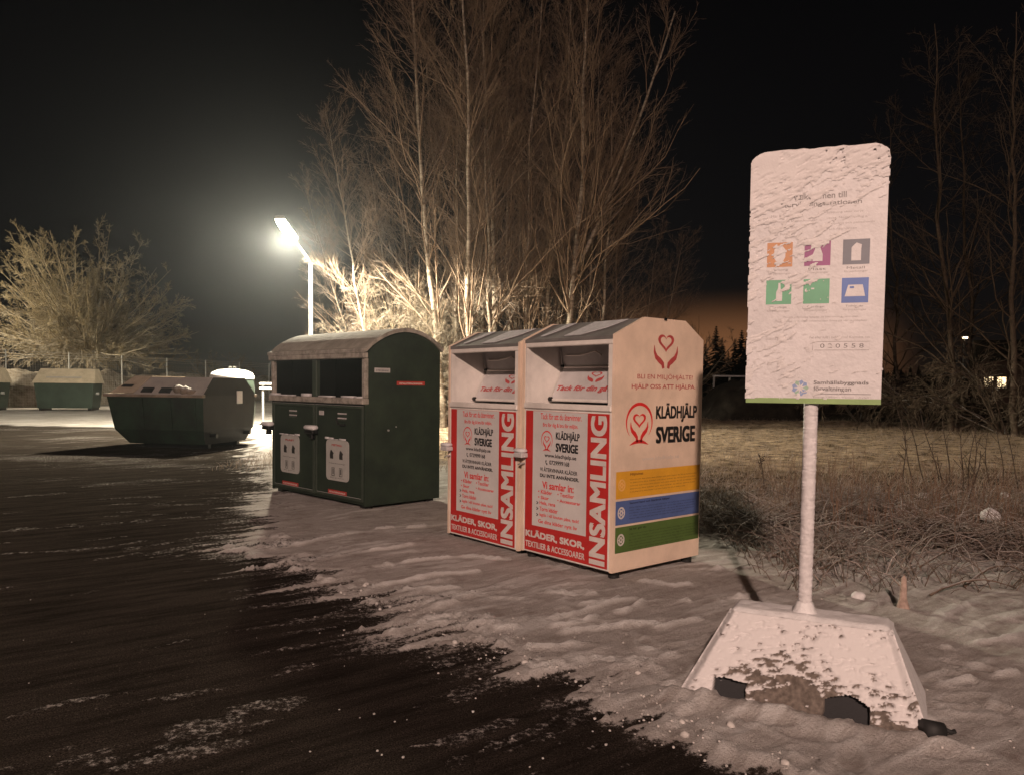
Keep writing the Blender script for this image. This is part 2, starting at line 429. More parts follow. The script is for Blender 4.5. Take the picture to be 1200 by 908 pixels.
# tyre and plough marks: thin broken ridges of fresh snow on the trampled ground
near = (GY < 9) & (GX > -5) & (GX < 6)
tr = np.zeros_like(GX); ii = np.where(near)
nX, nY = GX[ii] + (fbm(GX[ii] * 3, GY[ii] * 3, 111, 2) - .5) * .12, GY[ii] + (fbm(GX[ii] * 3, GY[ii] * 3, 113, 2) - .5) * .12
for k_, (w_, pl_) in enumerate(((.022, [(587, 730), (640, 727), (696, 712), (722, 700)]), (.026, [(587, 736), (662, 734), (722, 717), (760, 704)]), (.03, [(560, 762), (662, 755), (722, 758), (765, 759)]), (.03, [(455, 744), (509, 728)]),
        (.03, [(400, 734), (440, 720)]), (.022, [(767, 734), (809, 728), (838, 718)]), (.02, [(680, 708), (760, 700), (815, 706)]), (.03, [(600, 782), (681, 784)]), (.02, [(734, 677), (790, 687), (830, 684)]), (.025, [(470, 752), (560, 735), (590, 726)]),
        (.02, [(530, 700), (600, 690), (700, 696)]), (.022, [(430, 690), (500, 674), (560, 668)]), (.02, [(380, 655), (470, 640), (520, 632)]), (.02, [(340, 640), (420, 622), (500, 616)]), (.02, [(860, 700), (930, 690), (1010, 706)]), (.025, [(1110, 760), (1200, 740)]), (.02, [(1100, 800), (1200, 790)]),
        (.02, [(410, 705), (480, 690), (540, 688)]), (.02, [(620, 745), (700, 738), (780, 728)]), (.018, [(450, 660), (540, 652), (600, 655)]), (.02, [(690, 770), (760, 772), (810, 760)]), (.02, [(840, 640), (900, 652), (940, 648)]), (.02, [(840, 665), (930, 672), (1040, 668)]))):
    P_ = [(G(*q_).x, G(*q_).y) for q_ in pl_]
    d_ = dist(nX, nY, P_)
    tr[ii] = np.maximum(tr[ii], np.exp(-(d_ / w_) ** 2) * sstep(.30, .55, vnoise(nX * 6 + k_ * 9, nY * 6, 120 + k_)))
tr *= ing
# boot prints: shallow trodden hollows with a pushed-up rim
rgf = random.Random(88)
fp_ = np.zeros_like(GX)
for k_ in range(120):
    q_ = G(rgf.uniform(340, 1190), rgf.uniform(612, 890))
    if q_.x > 5.5: continue
    a_ = rgf.uniform(0, 3.14); i0_, i1_ = np.searchsorted(gx, q_.x - .3), np.searchsorted(gx, q_.x + .3); j0_, j1_ = np.searchsorted(gy, q_.y - .3), np.searchsorted(gy, q_.y + .3)
    sx_, sy_ = GX[j0_:j1_, i0_:i1_] - q_.x, GY[j0_:j1_, i0_:i1_] - q_.y
    u_, v_ = sx_ * math.cos(a_) + sy_ * math.sin(a_), -sx_ * math.sin(a_) + sy_ * math.cos(a_)
    r_ = np.hypot(u_ / .15, v_ / .055)
    fp_[j0_:j1_, i0_:i1_] += (-1.0 * (1 - sstep(.7, 1.0, r_)) + .55 * np.exp(-((r_ - 1.15) / .2) ** 2)) * rgf.uniform(.4, 1)
Hh += (tr * 0.030 + fp_ * 0.012 + (fbm(GX * 20, GY * 20, 131, 4) - .5) * .012) * ing * np.where(GY < 9, 1, 0)
fresh = sstep(0.535, 0.61, streak * .6 + streak2 * .4) * sstep(.36, .55, blobs) * .9
fresh = np.maximum(fresh * .55 + np.clip(fp_, 0, .4) * .8, tr * 1.0)
fresh = np.maximum(fresh, ridge * sstep(.38, .62, lump) * .8) * ing * (1 - .85 * np.clip(brush * 1.5, 0, 1))
Hh = np.where(GY < 250, Hh, 0)
dF_ = dist(np.where(GY < 6, GX, 99), GY, [(.80, 3.68), (1.30, 3.44), (1.85, 3.17)])
Hh += .042 * np.exp(-(dF_ / .075) ** 2) * (.5 + fbm(GX * 9, GY * 9, 151, 3))
def ground_z(x, y):
    i = int(np.clip(np.searchsorted(gx, x), 0, len(gx) - 1)); j = int(np.clip(np.searchsorted(gy, y), 0, len(gy) - 1))
    return float(Hh[j, i])

gm = bpy.data.materials.new('snow_asphalt_and_field'); gm.use_nodes = True
N = gm.node_tree.nodes; L = gm.node_tree.links; B = N['Principled BSDF']
def node(t, **k):
    n = N.new(t)
    for a, b in k.items(): setattr(n, a, b)
    return n
def ramp(src, p0, c0, p1, c1):
    r = node('ShaderNodeValToRGB'); L.new(src, r.inputs[0])
    r.color_ramp.elements[0].position = p0; r.color_ramp.elements[0].color = (*c0, 1)
    r.color_ramp.elements[1].position = p1; r.color_ramp.elements[1].color = (*c1, 1)
    return r.outputs[0]
def noise(sc, det=5, vec=None, ro=0.6):
    n = node('ShaderNodeTexNoise'); n.inputs['Scale'].default_value = sc; n.inputs['Detail'].default_value = det; n.inputs['Roughness'].default_value = ro
    L.new(vec or pos, n.inputs[0]); return n.outputs[0]
def math_(op, a, b, c=None):
    n = node('ShaderNodeMath', operation=op)
    for i, v in enumerate((a, b, c)):
        if v is None: continue
        if isinstance(v, (int, float)): n.inputs[i].default_value = v
        else: L.new(v, n.inputs[i])
    return n.outputs[0]
def mix(f, a, b):
    n = node('ShaderNodeMix', data_type='RGBA')
    for i, v in ((0, f), (6, a), (7, b)):
        if isinstance(v, tuple): n.inputs[i].default_value = (*v, 1)
        elif isinstance(v, float): n.inputs[i].default_value = v
        else: L.new(v, n.inputs[i])
    return n.outputs[2]
geo = node('ShaderNodeNewGeometry'); pos = geo.outputs['Position']
mpn = node('ShaderNodeMapping'); mpn.inputs['Rotation'].default_value = (0, 0, -R(37)); L.new(pos, mpn.inputs[0])
mps = node('ShaderNodeMapping'); mps.inputs['Scale'].default_value = (1.0, 7.0, 1.0); L.new(mpn.outputs[0], mps.inputs[0]); stv = mps.outputs[0]
asn = node('ShaderNodeAttribute', attribute_name='snow').outputs['Fac']
agr = node('ShaderNodeAttribute', attribute_name='grass').outputs['Fac']
abr = node('ShaderNodeAttribute', attribute_name='brush').outputs['Fac']
asph = ramp(noise(140, 3), 0.36, (0.012, 0.0095, 0.008), 0.72, (0.095, 0.078, 0.066))
asph = mix(ramp(noise(1.1, 6, stv, .75), 0.40, (0, 0, 0), 0.62, (0.85, 0.85, 0.85)), asph, (0.016, 0.013, 0.011))
speck = ramp(noise(62, 4, ro=0.8), 0.60, (0, 0, 0), 0.70, (1, 1, 1))
asph = mix(math_('MULTIPLY', speck, math_('MULTIPLY', ramp(noise(0.9, 3), 0.36, (.15, .15, .15), 0.62, (1, 1, 1)), 0.6)), asph, (0.28, 0.24, 0.21))
packed = ramp(noise(2.2, 6, stv), 0.34, (0.43, 0.395, 0.375), 0.66, (0.64, 0.61, 0.595))
afr = node('ShaderNodeAttribute', attribute_name='fresh').outputs['Fac']
packed = mix(ramp(noise(3.1, 7, ro=.75), 0.50, (0, 0, 0), 0.66, (.7, .7, .7)), packed, (0.28, 0.235, 0.21))
packed = mix(ramp(noise(9, 5), 0.45, (0, 0, 0), 0.72, (0.55, 0.55, 0.55)), packed, (0.58, 0.55, 0.53))
packed = mix(ramp(noise(85, 5, ro=.85), .40, (.55, .55, .55), .56, (0, 0, 0)), packed, (0.28, 0.24, 0.22))
packed = mix(afr, packed, (0.82, 0.81, 0.80))
sfac = math_('ADD', asn, math_('MULTIPLY_ADD', noise(30, 6, ro=0.85), 1.7, -0.85))
sf = node('ShaderNodeMapRange', interpolation_type='SMOOTHSTEP'); L.new(sfac, sf.inputs[0]); sf.inputs[1].default_value = 0.28; sf.inputs[2].default_value = 0.58
base = mix(sf.outputs[0], asph, packed)
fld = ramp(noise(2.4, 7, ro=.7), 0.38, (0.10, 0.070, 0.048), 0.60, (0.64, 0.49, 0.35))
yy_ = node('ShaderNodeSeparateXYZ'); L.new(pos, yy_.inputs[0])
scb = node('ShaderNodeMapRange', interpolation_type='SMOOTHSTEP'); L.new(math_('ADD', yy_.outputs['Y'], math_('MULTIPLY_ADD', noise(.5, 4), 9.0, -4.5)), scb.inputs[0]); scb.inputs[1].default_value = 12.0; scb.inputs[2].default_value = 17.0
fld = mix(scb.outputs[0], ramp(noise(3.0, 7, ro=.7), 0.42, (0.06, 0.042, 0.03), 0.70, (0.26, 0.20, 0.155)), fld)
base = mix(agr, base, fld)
brc = ramp(noise(3.5, 7, stv, ro=.7), 0.42, (0.075, 0.055, 0.042), 0.66, (0.36, 0.32, 0.29))
base = mix(math_('MULTIPLY', abr, 0.8), base, brc)
L.new(base, B.inputs['Base Color'])
rr = mix(sf.outputs[0], (0.72, 0.72, 0.72), (0.85, 0.85, 0.85)); L.new(rr, B.inputs['Roughness'])
B.inputs['Specular IOR Level'].default_value = 0.0
bn = node('ShaderNodeBump'); bn.inputs['Strength'].default_value = 1.0; bn.inputs['Distance'].default_value = 0.025
hgt = math_('ADD', math_('MULTIPLY', noise(70, 6, ro=.8), 0.85), math_('MULTIPLY', noise(4, 6, stv, .7), 0.45))
L.new(hgt, bn.inputs['Height']); L.new(bn.outputs[0], B.inputs['Normal'])
ground = grid_object('ground', GX, GY, Hh, gm, {'fresh': fresh, 'snow': snow, 'grass': grassy, 'brush': np.clip(brush, 0, 1)})
ground['kind'] = 'structure'

# snow crumbs thrown up along the ploughed edge and over the tracks
rng = random.Random(4)
cr = MB(); cr.smooth = True
ico = [(0, 0, 1), (.894, 0, .447), (.276, .851, .447), (-.724, .526, .447), (-.724, -.526, .447), (.276, -.851, .447),
       (.724, .526, -.447), (-.276, .851, -.447), (-.894, 0, -.447), (-.276, -.851, -.447), (.724, -.526, -.447), (0, 0, -1)]
icf = [(0, 1, 2), (0, 2, 3), (0, 3, 4), (0, 4, 5), (0, 5, 1), (1, 6, 2), (2, 7, 3), (3, 8, 4), (4, 9, 5), (5, 10, 1), (6, 7, 2), (7, 8, 3), (8, 9, 4), (9, 10, 5), (10, 6, 1), (11, 7, 6), (11, 8, 7), (11, 9, 8), (11, 10, 9), (11, 6, 10)]
crumb_mat = mat('dirty_snow_crumbs', (.50, .47, .45), .9, var=.3, vscale=20)
def crumb(x, y, r, m=crumb_mat, b=cr, sink=.25):
    z = ground_z(x, y) + r * sink
    b.add([(x + p[0] * r * rng.uniform(.7, 1.3), y + p[1] * r * rng.uniform(.7, 1.3), z + p[2] * r * rng.uniform(.6, 1.0)) for p in ico], icf, m)
for i in range(300):
    k = rng.randrange(1, 9); t = rng.random()
    p = EP[k].lerp(EP[k + 1], t); o = rng.gauss(0.10, 0.13)
    crumb(p.x + o * 0.5, p.y + o * 0.85, rng.uniform(0.003, 0.008) * (1 + 2.2 * (rng.random() < 0.06)))
for i in range(160):
    p = G(rng.uniform(330, 1190), rng.uniform(640, 900))
    if p.x < 6: crumb(p.x, p.y, rng.uniform(0.003, 0.008))
for i in range(14):
    p = G(rng.uniform(0, 640), rng.uniform(680, 905))
    crumb(p.x, p.y, rng.uniform(0.0015, 0.0045))
o = cr.build('snow_crumbs'); o['kind'] = 'stuff'; tag(o, 'small crumbs and lumps of snow scattered along the ploughed edge', 'snow')
for (px, py, r, lab) in ((346, 741, .026, 0), (505, 787, .03, 1)):
    pass

# ------------------------------------------------------------------ street lamps
def street_lamp(loc, rz, h, arm, watts, col, label, group, headl=1.15, strength=160, spot=0, aim=(0, 3, 178), rise=.3):
    t = thing('street_lamp', label, 'street lamp', loc, rz)
    b = MB(); b.smooth = True
    b.lathe([(0.0, 0), (.11, 0), (.11, .9), (.075, 1.0), (.062, h - .1), (.06, h)], galv, 14)
    b.build('pole', t)
    b = MB(); b.smooth = True
    b.tube([(0, 0, h - .05), (0, -arm * .2, h + .12), (0, -arm, h + rise * .6)], [.05, .045, .035], galv, 10); b.build('arm', t)
    b = MB()
    q0, q1 = h + rise * .58, h + rise
    b.hexa([(-.16, -arm - headl, q1), (.16, -arm - headl, q1), (.16, -arm + .1, q0), (-.16, -arm + .1, q0), (-.13, -arm - headl, q1 + .10), (.13, -arm - headl, q1 + .10), (.13, -arm + .1, q0 + .12), (-.13, -arm + .1, q0 + .12)], galv); hd = b.build('lamp_head', t)
    b = MB()
    em = mat('lamp_glass_' + ('cool' if col[2] > .5 else 'warm'), (.8, .8, .8), emit=col, estr=strength)
    b.hexa([(-.10, -arm - headl + .10, q1 - .14), (.10, -arm - headl + .10, q1 - .14), (.10, -arm - .02, q0 - .12), (-.10, -arm - .02, q0 - .12), (-.14, -arm - headl + .04, q1 - .004), (.14, -arm - headl + .04, q1 - .004), (.14, -arm - .02, q0 - .004), (-.14, -arm - .02, q0 - .004)], em); b.build('lamp_glass', hd)
    if spot:      # floodlight optics: most of the light goes below the horizontal
        sd_ = bpy.data.lights.new('flood_light', 'SPOT'); sd_.energy = spot; sd_.color = col; sd_.spot_size = R(178); sd_.spot_blend = 0.12; sd_.shadow_soft_size = 0.16
        so = bpy.data.objects.new('flood_light', sd_); C.objects.link(so); so.parent = t; so.location = (0, -arm - headl * .55, h + rise * .7 - .22)
        so.rotation_euler = (R(aim[0]), R(aim[1]), 0); sd_.spot_size = R(aim[2])
    ld = bpy.data.lights.new('lamp_light', 'POINT'); ld.energy = watts; ld.color = col; ld.shadow_soft_size = 0.16
    lo = bpy.data.objects.new('lamp_light', ld); C.objects.link(lo); lo.parent = t; lo.location = (0, -arm - headl * .55, h + rise * .7 - .24)
    return t
street_lamp((-6.85, 26.3, 0), R(-4), 5.55, 1.7, 700, LAMP_COL, 'tall lit street lamp glaring white behind the dark green bin bank', None, spot=LAMP_W * 3, rise=.85)
street_lamp((-36.5, 37.0, 0), R(180 - 15), 6.0, 1.5, 10, (1.0, .86, .60), 'yard lamp outside the left edge lighting the fence and the round tree', None, .9, 120, spot=15000, aim=(-68, 0, 130))
street_lamp((-1.0, -13.5, 0), R(180 + 10), 8.2, 1.2, WARM_W, WARM_COL, 'warm lit street lamp at the roadside behind the viewer', None, .7, 60)
# ------------------------------------------------------------------ the two white clothes collection containers
def heart(M, b, cu, cv, w, h, m, ring=False, fr=.2):
    """open heart held by two hands; w, h the whole emblem"""
    def P(x, y): return (cu + x * w / 2, cv + y * h / 2)
    hp = []
    for k in range(41):
        t = 2 * math.pi * k / 40
        x = 16 * math.sin(t) ** 3 / 17; y = (13 * math.cos(t) - 5 * math.cos(2 * t) - 2 * math.cos(3 * t) - math.cos(4 * t)) / 17
        hp.append((x, y))
    sc = (.50, .40, .40) if ring else (.72, .56, .42)
    outer = [P(x * sc[0], y * sc[1] + sc[2] * (.55 if ring else 1)) for x, y in hp]
    inner = [P(x * sc[0] * .68, y * sc[1] * .68 + sc[2] * (.55 if ring else 1) + .01) for x, y in hp]
    n = len(hp)
    b.add([M(*p) for p in outer] + [M(*p) for p in inner], [(i, i + 1, n + i + 1, n + i) for i in range(n - 1)], m)
    for s_ in (-1, 1):
        if ring: pts = [(.62, .12), (.60, -.12), (.50, -.30), (.32, -.44), (.18, -.60), (.13, -.84)]; ws = [.03, .12, .19, .22, .18, .13]
        else: pts = [(.98, .22), (.95, -.12), (.80, -.40), (.52, -.58), (.26, -.76), (.20, -1.0)]; ws = [.03, .16, .26, .30, .26, .20]
        b.stroke([P(s_ * x, y) for x, y in pts], [q * w / 2 for q in ws], M, m)
    if ring:
        pts = []; ws = []
        for k in range(37):
            t = R(-42 + 264 * k / 36)
            pts.append(P(.93 * math.cos(t), .08 + .88 * math.sin(t))); ws.append(w / 2 * (.02 + .13 * math.sin(math.pi * k / 36)))
        b.stroke(pts, ws, M, m)
        pts = [P(-.68 + 1.36 * k / 12, -.97 + .17 * math.sin(math.pi * k / 12)) for k in range(13)]
        b.stroke(pts, [w / 2 * (.02 + .16 * math.sin(math.pi * k / 12)) for k in range(13)], M, m)

CW, CD = 1.085, 1.10
ZB, ZF, ZT = 0.055, 1.90, 2.05
def clothes_container(loc, rz, label, side=True):
    t = thing('clothes_container', label, 'recycling container', loc, rz, 'white clothes collection containers')
    x0, x1, y0, y1 = -CW / 2, CW / 2, -CD / 2, CD / 2
    oct_ = [(y0, ZB), (y1, ZB), (y1, 1.90), (y1 - .25, ZT), (y0 + .335, ZT), (y0, ZF)]
    # side walls, slightly proud of the roof
    for s_, xx in ((-1, x0), (1, x1)):
        b = MB()
        xi = xx - s_ * .03
        b.prism(oct_, lambda y, z: (xi, y, z), lambda y, z: (xx, y, z), side_paint)
        w = b.build('side_wall', t)
        if s_ == 1:
            M = lambda u, v: (x1 + .002, y0 + u, v)
            M2 = lambda u, v: (x1 + .0035, y0 + u, v)
            p = MB()
            heart(M, p, .60, 1.80, .30, .30, faded_red)
            p.text('BLI EN MILJÖHJÄLTE!', .255, 1.553, .96, 1.608, M, faded_red, .012)
            p.text('HJÄLP OSS ATT HJÄLPA.', .19, 1.475, 1.0, 1.53, M, faded_red, .012)
            heart(M, p, .29, 1.205, .33, .335, logo_red, True)
            p.text('KLÄDHJÄLP', .49, 1.213, 1.03, 1.372, M, black_print, .035)
            p.text('SVERIGE', .495, 1.045, 1.01, 1.182, M, black_print, .045)
            p.text('www.kladhjalp.se', .33, .905, .80, .945, M, faint_print, .0)
            for (v0, v1, mm_, tm, hd, txt, n) in (
                (.63, .842, yellow_band, band_text_y, 'Miljövinst', 'Genom att återvinna dina kläder och skor bidrar du till en bättre miljö', 5),
                (.425, .612, blue_band, band_text_b, 'Second hand och återbruk hjälper', 'Dina kläder säljs vidare och kommer till nytta för andra människor', 5),
                (.205, .408, green_band, band_text_g, 'Så här gör du', 'Lägg rena och hela kläder i väl knutna påsar och lägg dem i behållaren', 6)):
                p.rect(.03, v0, CD - .012, v1, M, mm_)
                hgt_ = v1 - v0
                p.text(hd, .19, v1 - hgt_ * .20, .19 + .026 * len(hd) * .6, v1 - hgt_ * .08, M2, tm, .02)
                for k in range(n):
                    v = v1 - hgt_ * (.30 + .115 * k) - .012
                    q = txt[(k * 7) % 12:]
                    p.text(q, .19, v, 1.04 - (.15 if k == n - 1 else .02 * (k % 2)), v + .013, M2, tm, .0)
                # round pale emblem at the left of the band
                cu, cv = .095, (v0 + v1) / 2
                em = white_print if mm_ is not yellow_band else mat('pale_yellow', (.80, .45, .14), .5)
                for rr_, ww in ((.036, .013), (.014, .014)):
                    p.stroke([(cu + rr_ * math.cos(R(a)), cv + rr_ * 1.15 * math.sin(R(a))) for a in range(0, 361, 20)], ww, M2, em)
                for a in range(0, 360, 60):
                    p.stroke([(cu + .016 * math.cos(R(a)), cv + .016 * math.sin(R(a))), (cu + .03 * math.cos(R(a)), cv + .033 * math.sin(R(a)))], .008, M2, em)
            p.build('side_print', w)
            # hasp screw at the crown
            q = MB(); q.box(x1 - .02, x1 + .012, .02, .045, ZT - .012, ZT + .006, black_metal); q.build('screw', w)
    # shell: rear wall, floor, front frame
    b = MB()
    b.box(x0 + .03, x1 - .03, y1 - .03, y1 - .003, ZB, 1.88, white_paint)
    b.box(x0 + .03, x1 - .03, y0 + .02, y1 - .03, ZB + .003, ZB + .03, white_paint)
    b.build('body', t)
    b = MB()
    b.box(x0 + .031, x1 - .031, y0 + .004, y0 + .05, 1.825, ZF - .012, white_paint, .006)       # top rail
    b.box(x0 + .031, x1 - .031, y0 - .012, y0 + .05, 1.305, 1.355, white_paint, .008)            # sill rail
    b.box(x0 + .031, x0 + .05, y0 + .004, y0 + .05, 1.356, 1.824, white_paint)
    b.box(x1 - .075, x1 - .031, y0 + .004, y0 + .05, 1.356, 1.824, white_paint)
    b.build('front_frame', t)
    # roof in three plates, recessed under the sides
    b = MB()
    e_ = .008
    for (ya, za, yb, zb) in ((y0, ZF, y0 + .335, ZT), (y0 + .335, ZT, y1 - .25, ZT), (y1 - .25, ZT, y1, 1.90)):
        b.hexa([(x0 + .031, ya, za - .035), (x1 - .031, ya, za - .035), (x1 - .031, yb, zb - .035), (x0 + .031, yb, zb - .035),
                (x0 + .031, ya, za - e_), (x1 - .031, ya, za - e_), (x1 - .031, yb, zb - e_), (x0 + .031, yb, zb - e_)], roof_metal)
    rf = b.build('roof', t)
    # snow slabs left on the roof slope
    def RZ(y): return ZF - e_ + (y - y0) / .335 * (ZT - ZF)
    sl = MB()
    for poly_ in ([(.30, .315), (.66, .325), (.58, .18), (.40, .04), (.22, .035)], [(-.02, .32), (.07, .32), (.02, .17), (-.06, .05), (-.10, .06)]):
        vs = [(x0 + .26 + u, y0 + v, RZ(y0 + v) + .002) for u, v in poly_]
        vt = [(x, y, z + .004) for x, y, z in vs]; n = len(vs)
        sl.add(vs + vt, [tuple(range(n, 2 * n))] + [(i, (i + 1) % n, n + (i + 1) % n, n + i) for i in range(n)], snow_film)
    sl.build('snow_patch', rf)
    # door with the printed panel
    b = MB()
    b.box(x0 + .031, x1 - .031, y0 + .003, y0 + .045, ZB + .004, 1.303, white_paint, .005)
    dr = b.build('door', t)
    M = lambda u, v: (x0 + u, y0 + .001, v)
    M2 = lambda u, v: (x0 + u, y0 - .0005, v)
    p = MB()
    p.rect(.052, .075, 1.035, 1.288, M, red_print)
    p.rect(.148, .30, .80, 1.286, M2, panel_white)
    M3 = lambda u, v: (x0 + u, y0 - .002, v)
    T = lambda s_, a, v, c, h, m, bd=.02: p.text(s_, a, v, c, v + h, M3, m, bd)
    T('Tack för att du återvinner.', .245, 1.220, .735, .052, logo_red, .012)
    T('Bra för dig & bra för miljön.', .275, 1.148, .695, .043, logo_red, .02)
    heart(M3, p, .325, 1.035, .145, .175, logo_red, True)
    T('KLÄDHJÄLP', .435, 1.040, .715, .092, black_print, .035)
    T('SVERIGE', .435, .955, .70, .073, black_print, .045)
    T('www.kladhjalp.se', .30, .892, .68, .042, black_print, .02)
    T('0729999168', .36, .842, .60, .036, black_print, .02)
    p.stroke([(.322, .874), (.315, .862), (.320, .848), (.335, .840)], [.016, .009, .009, .016], M3, black_print)
    T('VI ÅTERVINNAR KLÄDER', .245, .778, .695, .042, black_print, .02)
    T('DU INTE ANVÄNDER.', .245, .728, .715, .036, black_print, .03)
    T('Vi samlar in:', .275, .632, .655, .062, logo_red, .03)
    T('• Kläder', .225, .585, .40, .034, logo_red, .02)
    T('• Textilier', .465, .585, .66, .034, logo_red, .02)
    T('• Skor', .225, .538, .36, .030, logo_red, .02)
    T('• Accessoarer', .465, .538, .735, .028, logo_red, .02)
    for (s_, v, c) in (('Hela, rena', .488, .44), ('Torra kläder', .438, .47), ('lagda i väl knuten påse, tack!', .385, .72)):
        T('>', .205, v, .228, .028, black_print, .03); T(s_, .245, v, c, .036, logo_red, .02)
    T('Ge dina kläder nytt liv', .23, .322, .70, .042, logo_red, .02)
    p.text('INSAMLING', .838, .092, 1.012, 1.272, M3, white_print, .03, rot=True)
    p.text('KLÄDER, SKOR,', .065, .185, .785, .262, M2, white_print, .035)
    p.text('TEXTILIER & ACCESSOARER', .065, .105, .79, .158, M2, white_print, .02)
    p.build('door_print', dr)
    # chute: inner cheeks, floor, drum with printed flap
    b = MB()
    b.box(x0 + .0305, x0 + .036, y0 + .05, y0 + .60, 1.33, 1.86, white_paint)
    b.box(x1 - .036, x1 - .0305, y0 + .05, y0 + .60, 1.33, 1.86, white_paint)
    b.box(x0 + .036, x1 - .036, y0 + .05, y0 + .60, 1.335, 1.345, inner_grey)
    b.box(x0 + .036, x1 - .036, y0 + .585, y0 + .60, 1.345, 1.86, black_metal)
    b.build('chute', t)
    def slab(b, ya, za, yb, zb, xa, xb, th, m):
        n_ = Vector((0, -(zb - za), yb - ya)).normalized() * th
        q = [(xa, ya, za), (xb, ya, za), (xb, yb, zb), (xa, yb, zb)]
        b.hexa([q[0], q[1], q[2], q[3]] + [(x, y - abs(n_.y) * 1, z) for x, y, z in q], m) if False else b.hexa(
            [(xa, ya, za), (xb, ya, za), (xb, ya + th, za), (xa, ya + th, za), (xa, yb, zb), (xb, yb, zb), (xb, yb + th, zb), (xa, yb + th, zb)], m)
    b = MB()
    slab(b, y0 + .30, 1.385, y0 + .44, 1.665, x0 + .05, x1 - .05, .012, inner_grey)
    slab(b, y0 + .43, 1.675, y0 + .40, 1.86, x0 + .05, x1 - .05, .012, inner_grey)
    fl = b.build('flap', t)
    b = MB()
    b.tube([(x0 + .05, y0 + .425, 1.668), (x1 - .05, y0 + .425, 1.668)], .010, white_paint, 8)
    b.tube([(x0 + .05, y0 + .285, 1.378), (x1 - .05, y0 + .285, 1.378)], .014, white_paint, 8)
    b.tube([(x0 + .052, y0 + .39, 1.86), (x0 + .06, y0 + .41, 1.72), (x0 + .075, y0 + .415, 1.668)], .008, inner_grey, 6)
    b.tube([(x0 + .12, y0 + .402, 1.77), (x0 + .30, y0 + .395, 1.768), (x0 + .42, y0 + .39, 1.785), (x0 + .50, y0 + .385, 1.80), (x0 + .56, y0 + .40, 1.765)], .008, white_paint, 6)
    b.tube([(x0 + .055, y0 + .27, 1.385), (x0 + .085, y0 + .27, 1.385)], .02, black_metal, 8)
    b.tube([(x0 + .06, y0 + .41, 1.675), (x0 + .085, y0 + .41, 1.675)], .014, black_metal, 8)
    b.build('flap_handle', fl)
    def MF(u, v):      # on the sloping lower flap
        f = (v - 1.385) / .28
        return (x0 + u, y0 + .30 + .14 * f - .003, v)
    b = MB()
    b.text('Tack för din gåva', .075, 1.445, .77, 1.507, MF, faded_red, .03, shear=.3)
    heart(MF, b, .50, 1.585, .19, .095, faded_red)
    b.build('flap_print', fl)
    # lock hasp with snow on top, at the left post
    b = MB()
    b.box(x0 - .028, x0 + .085, y0 - .075, y0 + .002, .878, .918, inner_grey, .006)
    hs = b.build('lock_hasp', t)
    b = MB(); b.smooth = True
    b.box(x0 - .033, x0 + .09, y0 - .08, y0 + .002, .917, .955, snow_mat, .016); b.build('snow_cap', hs)
    b = MB(); b.tube([(x0 + .005, y0 - .01, .825), (x0 + .01, y0 - .045, .815), (x0 + .04, y0 - .05, .822), (x0 + .05, y0 - .01, .83)], .007, galv, 6); b.build('hook', t)
    for sx_ in (-1, 1):
        for sy_ in (-1, 1):
            b = MB()
            cx, cy = sx_ * (CW / 2 - .06), sy_ * (CD / 2 - .09)
            b.box(cx - .032, cx + .032, cy - .032, cy + .032, .03, ZB + .004, black_rubber)
            b.lathe([(0, -.03), (.045, -.03), (.045, .025), (.03, .03), (0, .03)], black_rubber, 12, (cx, cy))
            b.build('foot', t)
    return t
RZc = math.atan2(-0.766, 0.643)
xl = Vector((0.643, -0.766, 0)); yl = Vector((0.766, 0.643, 0))
corner = Vector((0.785, 5.92, 0))
c2 = corner - xl * CW / 2 + yl * CD / 2
ca = clothes_container(c2, RZc, 'white clothes collection container on the right, its printed side facing the sign')
cb_ = copy_tree(ca); cb_.location = c2 - xl * (CW + .045) + yl * .01 - Vector((0, 0, .022))
cb_['label'] = 'white clothes collection container on the left, beside the dark green container'

